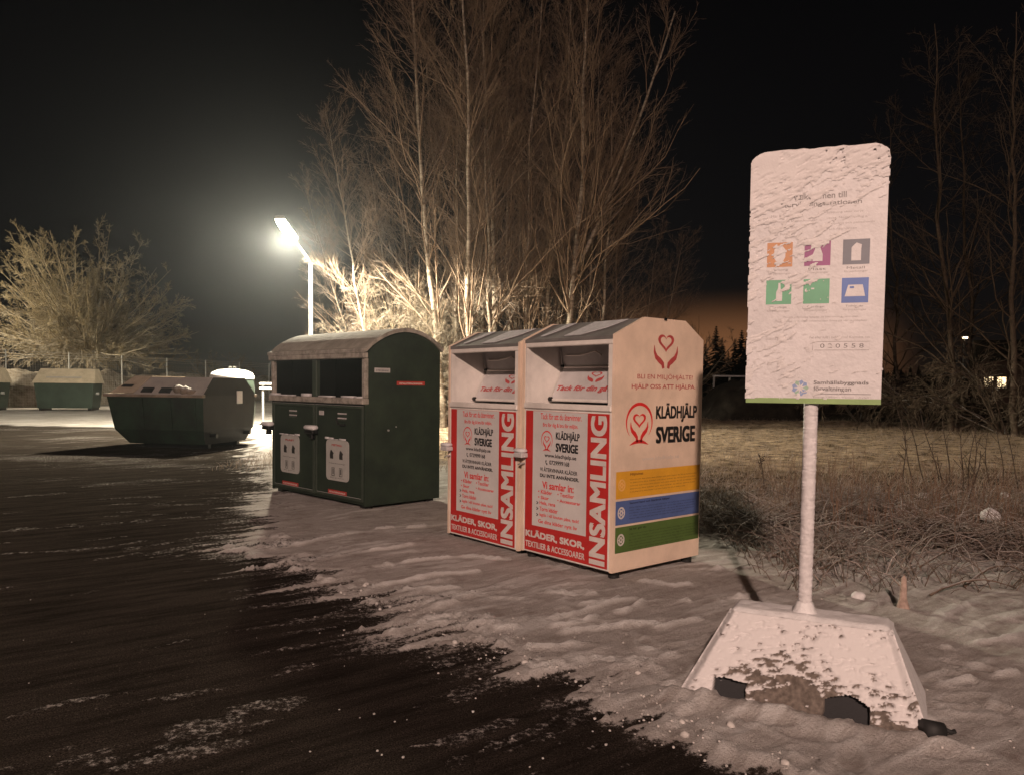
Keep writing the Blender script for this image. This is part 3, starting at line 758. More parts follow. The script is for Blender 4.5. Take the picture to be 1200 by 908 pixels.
# ------------------------------------------------------------------ dark green double bottle and can container
deep_black = mat('hatch_shade_black', (.004, .004, .004), .95, spec=0)  # shade inside the open hatches is put into this black
def green_container(loc, rz):
    t = thing('packaging_container', 'dark green double packaging container with arched roof and two open hatches', 'recycling container', loc, rz)
    Wd, D = 2.22, 1.15
    x0, x1, y0, y1 = -Wd / 2, Wd / 2, -D / 2, D / 2
    def arch(y):
        f = (y - y0) / D
        return 1.895 + .05 * f + .235 * math.sin(math.pi * f) ** .8
    ys = [y0 + D * k / 14 for k in range(15)]
    sidep = [(y0, .04), (y1, .04)] + [(y, arch(y) - .02) for y in ys[::-1]]
    for s_, xx in ((-1, x0), (1, x1)):
        b = MB(); xi = xx - s_ * .03
        b.prism(sidep, lambda y, z: (xi, y, z), lambda y, z: (xx, y, z), green_paint)
        w = b.build('side_wall', t)
        if s_ == 1:
            M = lambda u, v: (x1 + .002, y0 + u, v); M2 = lambda u, v: (x1 + .0035, y0 + u, v)
            b = MB()
            b.rect(.13, 1.635, .36, 1.69, M, inner_grey); b.text('ÅTERVINNING', .15, 1.65, .34, 1.675, M2, placard_ink, .01)
            b.build('label_plate', w)
            b = MB()
            b.rect(.46, 1.485, .90, 1.535, M, placard_red); b.text('METALLFÖRPACKNINGAR', .50, 1.497, .86, 1.522, M2, white_print, .02)
            b.build('sticker', w)
            b = MB(); b.tube([(x1 - .01, y0 + .33, .94), (x1 + .02, y0 + .33, .94)], .012, galv, 8); b.build('bolt', w)
            b = MB(); b.tube([(x1 - .01, y0 + .45, .98), (x1 + .012, y0 + .45, .98)], .007, galv, 8); b.build('bolt', w)
    b = MB()
    b.box(x0 + .031, x1 - .031, y1 - .03, y1 - .004, .04, 1.9, green_paint); b.box(x0 + .031, x1 - .031, y0 + .03, y1 - .031, .045, .08, green_paint)
    b.box(x0 + .031, x1 - .031, y0 + .30, y0 + .32, 1.28, 1.88, deep_black); b.box(x0 + .031, x1 - .031, y0 + .05, y0 + .299, 1.26, 1.275, deep_black); b.box(x0 + .031, x0 + .036, y0 + .05, y0 + .299, 1.276, 1.86, deep_black); b.box(x1 - .036, x1 - .031, y0 + .05, y0 + .299, 1.276, 1.86, deep_black)
    b.box(-.012, .012, y0 + .06, y0 + .299, 1.276, 1.86, deep_black)
    b.build('body', t)
    # curved roof, frosted, with a thick pale rim
    b = MB(); b.smooth = False
    ov = .035
    yy = [y0 - .05] + ys + [y1 + .03]; zz = [arch(y0) - .012] + [arch(y) for y in ys] + [arch(y1) - .01]
    zz = [z + .0 for z in zz]
    n = len(yy)
    vs = [(x, y, z + dz) for (x, dz) in ((x0 - ov, .03), (x1 + ov, .03), (x0 - ov, -.018), (x1 + ov, -.018)) for y, z in zip(yy, zz)]
    fs = [(i, n + i, n + i + 1, i + 1) for i in range(n - 1)] + [(2 * n + i, 2 * n + i + 1, 3 * n + i + 1, 3 * n + i) for i in range(n - 1)]
    b.add(vs, fs, frost_roof)
    b.add(vs, [(n + i, 3 * n + i, 3 * n + i + 1, n + i + 1) for i in range(n - 1)] + [(2 * n + i, i, i + 1, 2 * n + i + 1) for i in range(n - 1)] + [(0, 2 * n, 3 * n, n), (n - 1, 2 * n - 1, 4 * n - 1, 3 * n - 1)], frost_beam)
    b.build('roof', t)
    b = MB()
    b.box(x0 - .02, x1 + .02, y0 - .045, y0 + .03, 1.80, 1.868, frost_beam, .008)
    b.box(x0 + .0, x0 + .055, y0 - .012, y0 + .045, 1.33, 1.798, frost_beam, .005); b.box(x1 - .055, x1 + .004, y0 - .012, y0 + .045, 1.33, 1.798, frost_beam, .005)
    b.box(-.05, .05, y0 - .012, y0 + .045, 1.33, 1.798, green_frame, .005)
    b.box(x0 - .01, x1 + .012, y0 - .05, y0 + .05, 1.255, 1.328, frost_beam, .01)
    b.build('hatch_frame', t)
    # snow lying on the sill, broken by gaps
    rg = random.Random(7)
    x = x0 + .02
    while x < x1 - .1:
        w_ = rg.uniform(.12, .34)
        if rg.random() < .75:
            b = MB(); b.smooth = True; b.box(x, min(x + w_, x1 - .02), y0 - .045, y0 + .02, 1.329, 1.338 + rg.uniform(.004, .03), snow_mat, .004); b.build('snow_clump', t)
        x += w_ + rg.uniform(0, .06)
    for k in (0, 1):
        xa, xb = (x0 + .03, -.008) if k == 0 else (.008, x1 - .03)
        b = MB()
        b.box(xa, xb, y0 + .004, y0 + .04, .07, 1.245, green_paint, .006)
        d = b.build('door', t)
        b = MB()
        for (a, c, e_, f_) in ((xa + .003, xa + .045, .09, 1.235), (xb - .045, xb - .003, .09, 1.235), (xa + .046, xb - .046, .09, .125), (xa + .046, xb - .046, 1.20, 1.235)):
            b.box(a, c, y0 - .010, y0 + .003, e_, f_, green_frame, .003)
        b.build('door_frame', d)
        # placard with pictograms
        pu, pw = (x1 - .84, .50) if k == 1 else (x1 - 1.98, .48)
        v0, v1 = .295, .80
        b = MB(); r = .055
        pl = []
        for (cx, cy, a0) in ((pu + pw - r, v0 + r, -90), (pu + pw - r, v1 - r, 0), (pu + r, v1 - r, 90), (pu + r, v0 + r, 180)):
            pl += [(cx + r * math.cos(R(a0 + q)), cy + r * math.sin(R(a0 + q))) for q in (0, 30, 60, 90)]
        b.prism(pl, lambda u, v: (u, y0 + .003, v), lambda u, v: (u, y0 - .006, v), placard_mat)
        M = lambda u, v: (u, y0 - .0075, v)
        b.text('METALL' if k else 'PLAST', pu + .13, v1 - .075, pu + .36, v1 - .05, M, placard_red, .02)
        for (iu, iv) in ((.13, .32), (.34, .32)):      # two dark items above
            b.flat([(pu + iu - .04, v0 + iv - .05), (pu + iu + .035, v0 + iv - .05), (pu + iu + .03, v0 + iv), (pu + iu + .045, v0 + iv + .02), (pu + iu - .01, v0 + iv + .06), (pu + iu - .03, v0 + iv + .05), (pu + iu - .045, v0 + iv)], M, placard_ink)
        for (iu, iv) in ((.16, .11), (.33, .11)):
            b.stroke([(pu + iu - .03, v0 + iv - .05), (pu + iu + .03, v0 + iv - .05), (pu + iu + .03, v0 + iv + .05), (pu + iu - .03, v0 + iv + .05), (pu + iu - .03, v0 + iv - .05)], .010, M, placard_ink)
            b.stroke([(pu + iu, v0 + iv - .03), (pu + iu, v0 + iv + .04)], .02, M, placard_ink)
        b.text('Endast förpackningar', pu + .07, v0 + .205, pu + pw - .07, v0 + .222, M, placard_ink, .0)
        b.text('Ej pant', pu + .10, v0 + .028, pu + pw - .10, v0 + .042, M, placard_ink, .0)
        pc = b.build('placard', d)
        b = MB(); b.smooth = True
        x = pu - .02
        while x < pu + pw - .05:
            w_ = rg.uniform(.05, .16); b.box(x, x + w_, y0 - .014, y0 + .003, v1 + .004, v1 + .012 + rg.uniform(0, .02), snow_mat, .003); x += w_ + rg.uniform(.0, .04)
        b.build('placard_snow', pc)
        M = lambda u, v: (u, y0 + .0015, v); M2 = lambda u, v: (u, y0, v)
        su = pu + .03
        b = MB(); b.rect(su, .125, su + .42, .175, M, placard_red); b.text('METALLFÖRPACKNINGAR' if k else 'PLASTFÖRPACKNINGAR', su + .03, .137, su + .39, .162, M2, white_print, .02); b.build('sticker', d)
        # ventilation louvre and a small latch plate
        b = MB()
        lu = (xa + xb) / 2 + (.08 if k else .0)
        for q in range(4): b.box(lu - .09, lu + .09, y0 - .008, y0 + .003, 1.04 + q * .028, 1.056 + q * .028, inner_grey if q % 2 else green_frame)
        if k: b.tube([(lu - .13, y0 - .01, 1.07), (lu - .08, y0 - .014, 1.01), (lu, y0 - .016, .99), (lu + .08, y0 - .014, 1.0)], .012, black_rubber, 6)
        b.build('louvre', d)
        if k:
            b = MB(); b.box(.10, .21, y0 - .004, y0 + .003, 1.10, 1.155, inner_grey, .003); b.build('latch_plate', d)
        # lock box with snow on its lid
        hx = .0 if k else x0 - .02
        b = MB(); b.box(hx - .10, hx + .10, y0 - .10, y0 - .011, .855, .905, black_metal, .01); b.box(hx - .04, hx + .04, y0 - .07, y0 - .011, .79, .853, black_metal, .01)
        lb = b.build('lock_box', t)
        b = MB(); b.smooth = True; b.box(hx - .115, hx + .115, y0 - .11, y0 - .011, .906, .965, snow_mat, .02); b.build('snow_cap', lb)
    for sx_ in (-1, 1):
        for sy_ in (-1, 1):
            b = MB(); b.box(sx_ * (Wd / 2 - .12) - .06, sx_ * (Wd / 2 - .12) + .06, sy_ * (D / 2 - .1) - .05, sy_ * (D / 2 - .1) + .05, -.02, .041, black_metal); b.build('foot', t)
    return t
RZg = math.atan2(-.70, .714)
xg = Vector((math.cos(RZg), math.sin(RZg), 0)); yg = Vector((-math.sin(RZg), math.cos(RZg), 0))
green_container(Vector((-1.74, 9.14, 0)) - xg * 1.11 + yg * .575, RZg)

# ------------------------------------------------------------------ the dark skip behind
def skip(loc, rz):
    t = thing('waste_skip', 'big dark green faceted waste skip with frosted lids, left of the green container', 'skip', loc, rz)
    b = MB()
    zr = 1.20
    B_ = [(-.86, -.84, .10), (1.05, -.84, .10), (1.05, .84, .10), (-.86, .84, .10)]
    Mi = [(-1.10, -1.02, .42), (1.14, -1.02, .42), (1.14, 1.02, .42), (-1.10, 1.02, .42)]
    Rm = [(-1.24, -1.1, zr), (1.18, -1.1, zr), (1.18, 1.1, zr), (-1.24, 1.1, zr)]
    b.add(B_ + Mi + Rm, [(3, 2, 1, 0), (0, 1, 5, 4), (4, 5, 9, 8), (2, 3, 7, 6), (6, 7, 11, 10), (3, 0, 4, 7), (7, 4, 8, 11)], skip_green)
    # end wall towards the viewer's right
    b.add([(1.05, -.84, .10), (1.05, .84, .10), (1.14, 1.02, .42), (1.14, -1.02, .42), (1.18, 1.1, zr), (1.18, -1.1, zr), (1.15, .66, 1.60), (1.15, -.66, 1.60)],
          [(0, 1, 2, 3), (3, 2, 4, 5), (5, 4, 6, 7)], skip_end)
    b.build('body', t)
    b = MB()
    b.box(-1.30, 1.20, -1.15, -1.03, zr - .05, zr + .02, skip_lid, .01); b.box(-1.30, 1.20, 1.03, 1.15, zr - .05, zr + .02, skip_lid, .01)
    b.box(-1.31, -1.20, -1.029, 1.029, zr - .05, zr + .02, lid_snow, .01)
    b.build('rim', t)
    b = MB()
    for x in (-.35, .35, .95):
        b.hexa([(x - .035, -1.05, .45), (x + .035, -1.05, .45), (x + .035, -.99, .45), (x - .035, -.99, .45), (x - .035, -1.14, zr - .06), (x + .035, -1.14, zr - .06), (x + .035, -1.08, zr - .06), (x - .035, -1.08, zr - .06)], skip_green)
    b.box(-.9, 1.1, -1.035, -.99, .50, .56, skip_green)
    b.build('rib', t)
    # lid: front slope in two leaves, flat crown, end slope
    b = MB()
    P = lambda x, f: (x, -1.04 + f * .42, zr + .01 + f * .39)
    b.add([P(-.62, 0), P(1.17, 0), P(1.15, 1), P(-.45, 1), (1.15, .62, 1.60), (-.45, .62, 1.60), (1.17, 1.04, zr + .01), (-.62, 1.04, zr + .01)],
          [(0, 1, 2, 3), (3, 2, 4, 5), (5, 4, 6, 7)], skip_lid)
    b.build('lid', t)
    b = MB()
    b.add([(-1.22, -1.04, zr + .03), (-.60, -1.04, zr + .03), (-.43, -.62, 1.62), (-.86, -.62, 1.62), (-.43, .62, 1.62), (-.86, .62, 1.62), (-1.22, 1.04, zr + .03), (-.60, 1.04, zr + .03)],
          [(0, 1, 2, 3), (3, 2, 4, 5), (5, 4, 7, 6), (0, 3, 5, 6), (1, 7, 4, 2)], lid_snow)
    b.build('lid', t)['label'] = 'snow covered left lid'
    b = MB()
    for xa, xb, f0, f1 in ((-.44, -.16, .10, .36), (.02, .30, .08, .36)):
        q = [P(xa, f0), P(xb, f0), P(xb, f1), P(xa, f1)]
        n_ = Vector((0, -.68, .73)) * .02
        b.add([tuple(Vector(p) + n_) for p in q] + q, [(0, 1, 2, 3), (0, 4, 5, 1), (1, 5, 6, 2), (2, 6, 7, 3), (3, 7, 4, 0)], slot_dark)  # open holes drawn as dark slabs, their shade painted in
    b.build('hatch', t)
    b = MB()
    q = [(-1.0, -.93, 1.37), (-.72, -.93, 1.37), (-.70, -.86, 1.43), (-.98, -.86, 1.43)]
    b.add(q, [(0, 1, 2, 3)], slot_dark); b.build('handle_slot', t)
    b = MB(); b.smooth = True      # crumpled snow and rubbish lying on the lid
    rg = random.Random(12)
    for (x, f, r) in ((.50, .25, .16), (.66, .20, .15), (.80, .16, .12), (.42, .42, .10)):
        c = P(x, f)
        b.add([(c[0] + p[0] * r * 1.25 * rg.uniform(.8, 1.2), c[1] + p[1] * r * .8, c[2] + p[2] * r * .75 * rg.uniform(.7, 1.2)) for p in ico], icf, skip_lid)
    b.build('frozen_heap', t)
    b = MB(); b.box(1.171, 1.20, .25, .48, 1.00, 1.30, inner_grey, .01); b.build('label_plate', t)
    for y in (-.7, .7):
        b = MB(); b.tube([(1.08, y, .30), (1.26, y, .30)], .05, black_metal, 10); b.build('lifting_pin', t)
    for y in (-.6, .6):
        b = MB(); b.box(-.6, 1.0, y - .06, y + .06, .0, .099, black_metal); b.build('skid', t)
    return t
skip((-7.72, 18.25, 0), R(-11.5))
# ------------------------------------------------------------------ information sign in its snowed-over foot
def info_sign():
    ax = Vector((0.945, -0.327, 0)).normalized(); rz = math.atan2(ax.y, ax.x)
    t = thing('information_sign', 'tall white recycling information board on a post, crusted with blown snow', 'sign', (1.452, 3.755, 0), rz)
    # plate geometry in the local frame (x right, -y towards the viewer)
    w0, w1, z0, z1 = -.302, .302, 1.43, 2.615
    r = .055
    pl = [(w0, z0), (w1, z0)]
    for (cx, a0) in ((w1 - r, 0), (w0 + r, 90)):
        pl += [(cx + r * math.cos(R(a0 + q)), z1 - r + r * math.sin(R(a0 + q))) for q in (0, 22, 45, 67, 90)]
    b = MB(); b.prism(pl, lambda u, v: (u, -.041, v), lambda u, v: (u, -.053, v), sign_white)
    board = b.build('board', t)
    fx0 = .604 / .636; fz0 = (z1 - z0) / 1.24
    M = lambda u, v: (w0 + u * fx0, -.0535, z0 + (v - 1.435) * fz0); M2 = lambda u, v: (w0 + u * fx0, -.0542, z0 + (v - 1.435) * fz0)
    ink = mat('sign_grey_ink', (.16, .15, .15), .5, var=.3, vscale=40)
    ink2 = mat('sign_pale_ink', (.33, .30, .30), .5, var=.3, vscale=40)
    b = MB()
    b.text('Välkommen till', .20, 2.445, .45, 2.475, M, ink, .02)
    b.text('återvinningsstationen', .14, 2.405, .52, 2.435, M, ink, .02)
    for k, s_ in enumerate(('Här kan du lämna', 'sorterade förpackningar', 'och tidningar från', 'ditt hushåll')):
        b.text(s_, .10, 2.365 - k * .03, .10 + .0095 * len(s_), 2.379 - k * .03, M, ink2)
    for k, s_ in enumerate(('Städning sker varje', 'vecka. Nedskräpning är', 'förbjuden och polisanmäls', 'Tack för hjälpen')):
        b.text(s_, .36, 2.368 - k * .027, .36 + .0088 * len(s_), 2.381 - k * .027, M, ink2)
    bronze, plum, slate = mat('square_brown', (.45, .20, .075), .5), mat('square_plum', (.24, .045, .17), .5), mat('square_slate', (.11, .12, .15), .5)
    leaf, blu = mat('square_green', (.10, .33, .19), .5), mat('square_blue', (.07, .14, .40), .5)
    cols = [(bronze, 0, 0), (plum, 1, 0), (slate, 2, 0), (leaf, 0, 1), (leaf, 1, 1), (blu, 2, 1)]
    names = ['Kartong', 'Plast', 'Metall', 'Glas ofärgat', 'Glas färgat', 'Tidningar']
    for (m_, i, j), nm in zip(cols, names):
        u = .085 + i * .178; v = 2.118 - j * .187; q = .122
        b.rect(u, v, u + q, v + q, M, m_)
        c = lambda x, y: (u + x * q, v + y * q)
        if (i, j) == (0, 0): b.flat([c(.28, .38), c(.35, .25), c(.62, .20), c(.72, .4), c(.72, .7), c(.6, .85), c(.4, .82), c(.28, .72)], M2, sign_white)
        if (i, j) == (1, 0): b.flat([c(.32, .18), c(.70, .18), c(.70, .45), c(.62, .68), c(.55, .88), c(.44, .88), c(.40, .66), c(.32, .45)], M2, sign_white)
        if (i, j) == (2, 0): b.flat([c(.32, .15), c(.68, .15), c(.68, .62), c(.70, .78), c(.50, .86), c(.36, .72), c(.32, .66)], M2, sign_white)
        if (i, j) == (0, 1): b.flat([c(.40, .14), c(.64, .14), c(.64, .5), c(.57, .65), c(.56, .88), c(.48, .88), c(.47, .65), c(.40, .5)], M2, sign_white)
        if (i, j) == (1, 1): b.flat([c(.30, .58), c(.42, .58), c(.42, .64), c(.30, .64)], M2, sign_white)
        if (i, j) == (2, 1):
            b.flat([c(.12, .26), c(.88, .26), c(.78, .72), c(.24, .72)], M2, sign_white)
            b.flat([c(.30, .58), c(.46, .58), c(.46, .66), c(.30, .66)], lambda x, y: (w0 + x * fx0, -.0548, z0 + (y - 1.435) * fz0), blu)
        b.text(nm, u + .02, v - .022, u + q - .02, v - .010, M, ink)
        b.text('förpackningar', u + .008, v - .040, u + q - .006, v - .028, M, ink2)
    b.text('Övriga avfallsslag lämnas på återvinningscentralen', .17, 1.858, .52, 1.872, M, ink2)
    b.text('Öppettider och mer information finns på vår webbplats', .13, 1.838, .56, 1.852, M, ink2)
    b.text('Fel eller fullt i behållarna? Kontakta oss', .30, 1.757, .575, 1.770, M, ink2)
    b.text('Skanna koden här', .09, 1.752, .22, 1.768, M, ink2)
    fr = [(.315, 1.70), (.575, 1.70), (.575, 1.742), (.315, 1.742), (.315, 1.70)]
    b.stroke(fr, .003, M, ink2)
    b.text('0 2 0 5 5 8', .35, 1.711, .55, 1.732, M, ink)
    b.text('Samhällsbyggnads', .325, 1.525, .578, 1.550, M, ink, .02)
    b.text('förvaltningen', .325, 1.492, .50, 1.520, M, ink, .02)
    b.stroke([(.325, 1.484), (.59, 1.484)], .003, M, ink)
    b.text('Energi - Miljö - Vatten - Avfall', .325, 1.462, .58, 1.472, M, ink2)
    rg = random.Random(3)        # round emblem of overlapping blue and green leaves
    eb, eg = mat('emblem_blue', (.22, .30, .50), .5), mat('emblem_green', (.28, .42, .32), .5)
    for k in range(9):
        a = R(k * 40); cu, cv = .262, 1.512
        M4 = (lambda kk: (lambda u_, v_: (w0 + u_ * fx0, -.0536 - kk * .00012, z0 + (v_ - 1.435) * fz0)))(k)
        b.flat([(cu + .012 * math.cos(a), cv + .012 * math.sin(a)), (cu + .034 * math.cos(a - .35), cv + .034 * math.sin(a - .35)), (cu + .041 * math.cos(a), cv + .041 * math.sin(a)), (cu + .034 * math.cos(a + .35), cv + .034 * math.sin(a + .35))], M4, eb if k % 3 else eg)
    b.rect(.0, 1.435, .636, 1.461, M2, mat('sign_green_edge', (.22, .34, .12), .5))
    b.build('board_print', board)
    # wind-blown snow crust over the board: thin ridges, thicker at the top and left
    nx, ny = 170, 330
    u = np.linspace(w0 - .004, w1 + .004, nx); v = np.linspace(z0 + .02, z1 + .012, ny)
    U, V = np.meshgrid(u, v)
    a_, c_ = U * .90 + V * .44, -U * .44 + V * .90
    n1 = fbm(a_ * 22 + 5, c_ * 68, 7, 4); n2 = fbm(U * 9, V * 9, 8, 3)
    fu = (U - w0) / (w1 - w0); fv = (V - z0) / (z1 - z0)
    thr = .475 + .09 * sstep(.2, .8, fu) - .17 * sstep(.70, .97, fv) + .05 * sstep(.5, .2, fv) - .07 * sstep(.10, .0, fu) - .05 * (fv > .93)
    thr += .10 * np.exp(-((fu - .81) / .20) ** 2 - ((fv - .50) / .22) ** 2) + .085 * np.exp(-((fv - .52) / .15) ** 4) + .04 * np.exp(-((fv - .07) / .05) ** 2)
    hh = (n1 * .72 + n2 * .28) - thr
    keep = hh > 0
    keep &= ~((U < w0 + r) & (V > z1 - r + .008) & (np.hypot(U - w0 - r, V - z1 + r) > r + .010)) & ~((U > w1 - r) & (V > z1 - r + .008) & (np.hypot(U - w1 + r, V - z1 + r) > r + .010))
    th = np.clip(hh, 0, .25) * .030 + .0006
    th = th + sstep(.93, 1.0, fv) * .008
    k4 = keep[:-1, :-1] & keep[1:, :-1] & keep[:-1, 1:] & keep[1:, 1:]
    crust = mat('wind_crust_snow', (.60, .575, .575), .85, var=.06, vscale=10, bump=.15, bscale=120)
    grid_object('snow_crust', U, -.0545 - th, V, crust, keep=k4, parent=board)
    # rim of snow along the top edge
    b = MB(); b.smooth = True; rg = random.Random(5)
    pts = [(w0 + .0, z1 - r), (w0 + .012, z1 - .022), (w0 + .04, z1 + .002)] + [(w0 + .06 + k * .0345, z1 + .006 + rg.uniform(-.002, .004)) for k in range(15)] + [(w1 - .04, z1 + .002), (w1 - .012, z1 - .022), (w1 + .0, z1 - r)]
    b.tube([(p[0], -.047, p[1]) for p in pts], [.008] + [.013 + rg.uniform(-.001, .002) for _ in pts[2:]] + [.008], crust, 8)
    b.build('snow_rim', board)
    # post
    nz_, na = 700, 20
    T_ = np.linspace(0, 2 * math.pi, na + 1); Z_ = np.linspace(.38, 2.55, nz_)
    TT, ZZ = np.meshgrid(T_, Z_)
    rad = .028 + .007 * sstep(.2, -.5, np.sin(TT)) + .0034 * (fbm(np.cos(TT) * 2.5 + 5, ZZ * 130, 3, 3) - .4) * (1 + sstep(.3, -.5, np.sin(TT)))
    pm = mat('snowy_post', (.60, .58, .59), .7, var=.2, vscale=30, bump=.3)
    grid_object('post', rad * np.cos(TT), rad * np.sin(TT), ZZ, pm, parent=t)
    b = MB(); b.smooth = True; b.lathe([(.062, .385), (.060, .405), (.048, .43), (.040, .45), (.034, .46)], snow_mat, 16); b.build('post_collar', t)
    b = MB()
    for z in (1.62, 2.45):
        b = MB(); b.box(-.05, .05, -.041, -.030, z, z + .04, galv); b.build('bracket', t)
    # foot: cast block, trapezoid from the front, snow blown over its face
    co = lambda k, f: None
    yF, yB, yt0, yt1 = -.34, .30, -.105, .08
    BL, BR, TL, TR, HT = -.545, .55, -.335, .385, .405
    ns, nv = 190, 90
    s_ = np.linspace(0, 1, ns); v_ = np.linspace(0, 1, nv)
    SS, VV = np.meshgrid(s_, v_)
    xl_ = BL + (TL - BL) * VV; xr_ = BR + (TR - BR) * VV
    edge = np.minimum(SS, 1 - SS); rd = sstep(0, .045, edge)
    X_ = xl_ + (xr_ - xl_) * SS
    Y_ = yF + (yt0 - yF) * VV ** .9 + (1 - rd) * .05
    Z_ = HT * VV - .02 * (1 - sstep(0, .03, 1 - VV)) * 1.0
    a2 = fbm(X_ * 22 + VV * 6, Z_ * 75 - X_ * 16, 5, 4); a3 = fbm(X_ * 5, Z_ * 7, 15, 3)
    bare = np.exp(-((X_ - .0) / .20) ** 2 - ((VV - .16) / .33) ** 2) * .38 + np.exp(-((X_ - .30) / .25) ** 2 - ((VV - .0) / .13) ** 2) * .30 + .085 * sstep(.80, .3, VV) * sstep(-.42, -.15, X_) + np.exp(-((X_ + .38) / .10) ** 2 - (VV / .14) ** 2) * .12
    sn = (a2 * .8 + a3 * .2) - (.285 + bare)
    sm = sstep(-.01, .03, sn)
    Yd = Y_ - sm * (.006 + np.clip(sn, 0, .2) * .07)
    slot = ((np.abs(X_ + .30) < .075) | (np.abs(X_ - .215) < .095)) & (VV < .21 - .9 * np.abs(np.where(X_ < 0, X_ + .30, X_ - .215)) ** 1.2 + .07 + .12 * (a3 - .5) - .5 * np.maximum(0, np.abs(np.abs(X_ - .215) - 0) - .05) * (X_ > 0))
    Yd = np.where(slot, Y_ + .05, Yd); sm = np.where(slot, 0, sm)
    fm = bpy.data.materials.new('snowed_concrete_face'); fm.use_nodes = True
    n_ = fm.node_tree.nodes; l_ = fm.node_tree.links; bs = n_['Principled BSDF']; bs.inputs['Roughness'].default_value = .88
    at1 = n_.new('ShaderNodeAttribute'); at1.attribute_name = 'snow'; at2 = n_.new('ShaderNodeAttribute'); at2.attribute_name = 'slot'
    nn = n_.new('ShaderNodeTexNoise'); nn.inputs['Scale'].default_value = 45; nn.inputs['Detail'].default_value = 6; tcx = n_.new('ShaderNodeTexCoord'); l_.new(tcx.outputs['Object'], nn.inputs[0])
    r1 = n_.new('ShaderNodeValToRGB'); l_.new(nn.outputs[0], r1.inputs[0])
    r1.color_ramp.elements[0].position = .35; r1.color_ramp.elements[0].color = (.075, .06, .05, 1); r1.color_ramp.elements[1].position = .7; r1.color_ramp.elements[1].color = (.17, .14, .12, 1)
    x1_ = n_.new('ShaderNodeMix'); x1_.data_type = 'RGBA'; l_.new(at1.outputs['Fac'], x1_.inputs[0]); l_.new(r1.outputs[0], x1_.inputs[6]); x1_.inputs[7].default_value = (.60, .58, .585, 1)
    x2_ = n_.new('ShaderNodeMix'); x2_.data_type = 'RGBA'; l_.new(at2.outputs['Fac'], x2_.inputs[0]); l_.new(x1_.outputs[2], x2_.inputs[6]); x2_.inputs[7].default_value = (.02, .02, .022, 1)
    l_.new(x2_.outputs[2], bs.inputs['Base Color'])
    bb = n_.new('ShaderNodeBump'); bb.inputs['Strength'].default_value = .5; bb.inputs['Distance'].default_value = .006; l_.new(nn.outputs[0], bb.inputs['Height']); l_.new(bb.outputs[0], bs.inputs['Normal'])
    ft = thing('sign_foot', '', 'x'); del ft['label']; del ft['category']
    bpy.data.objects.remove(ft)
    face = grid_object('foot_block', X_, Yd, Z_ + .004, fm, {'snow': sm, 'slot': slot.astype(float)}, parent=t)
    # body behind the face, snow covered on top and ends
    b = MB(); b.smooth = False
    e2 = .004
    b.add([(BL, yF + .06, 0), (BR, yF + .06, 0), (BR + .0, yB, 0), (BL, yB, 0), (TL, yt0 + .05, HT - .012), (TR, yt0 + .05, HT - .012), (TR, yt1, HT - .012), (TL, yt1, HT - .012)],
          [(1, 2, 6, 5), (2, 3, 7, 6), (3, 0, 4, 7)], snow_mat)
    b.build('foot_back', face)
    # snow lying on the top
    nx2, ny2 = 60, 20
    X2, Y2 = np.meshgrid(np.linspace(TL - .01, TR + .012, nx2), np.linspace(yt0 - .006, yt1 + .02, ny2))
    fx_ = (X2 - TL) / (TR - TL); fy_ = (Y2 - yt0) / (yt1 - yt0)
    ed = np.minimum(np.minimum(fx_ + .02, 1.02 - fx_) * 5, np.minimum(fy_ + .05, 1.2 - fy_))
    Z2 = HT - .025 + sstep(0, .25, ed) * (.028 + .012 * (fbm(X2 * 14, Y2 * 14, 2, 3) - .5))
    grid_object('foot_snow', X2, Y2, Z2, snow_mat, parent=face)
    face.rotation_euler = (0, 0, R(-7))
    # black rubber end shoe at the right
    b = MB(); b.smooth = True
    b.tube([(BR - .03, yF - .005, .06), (BR + .045, yF + .03, .055)], [.045, .034], black_rubber, 12)
    b.tube([(BR + .04, yF + .02, .07), (BR + .075, yF + .04, .05), (BR + .09, yF + .05, .055)], .010, black_rubber, 8)
    b.build('rubber_shoe', face)
    return t
info_sign()

# ------------------------------------------------------------------ things in the back of the yard
def igloo(loc):
    t = thing('bottle_bank', 'round bottle bank with bright snow cap showing over the dark skip', 'bottle bank', loc)
    b = MB(); b.smooth = True
    b.lathe([(.45, 0), (.62, .1), (.68, .5), (.68, 1.3), (.64, 1.62), (.55, 1.70), (0, 1.71)], far_green, 28); b.build('body', t)
    b = MB(); b.smooth = True
    b.lathe([(.66, 1.60), (.67, 1.68), (.60, 1.80), (.42, 1.87), (.2, 1.90), (0, 1.905)], snow_mat, 28); b.build('snow_cap', t)
    for dx in (-.06, .08):
        b = MB(); b.tube([(dx - .03, 0, 1.88), (dx - .03, 0, 1.98), (dx + .03, 0, 1.98), (dx + .03, 0, 1.88)], .012, galv, 6); b.build('lifting_eye', t)
    return t
pI = Gy(272, 440, 24.2)
igloo((pI.x, 24.2, 0))
t = thing('pipe_barrier', 'pale two rail pipe barrier between the skip and the green container', 'barrier', (-6.9, 27.3, 0), R(3))
for z in (1.30, 1.46):
    b = MB(); b.tube([(-2.0, 0, z), (1.6, 0, z)], .04, snow_mat, 8); b.build('rail', t)
for x in (-1.9, -.2, 1.5):
    b = MB(); b.tube([(x, .06, 0), (x, .06, 1.5)], .04, galv, 8); b.build('barrier_post', t)

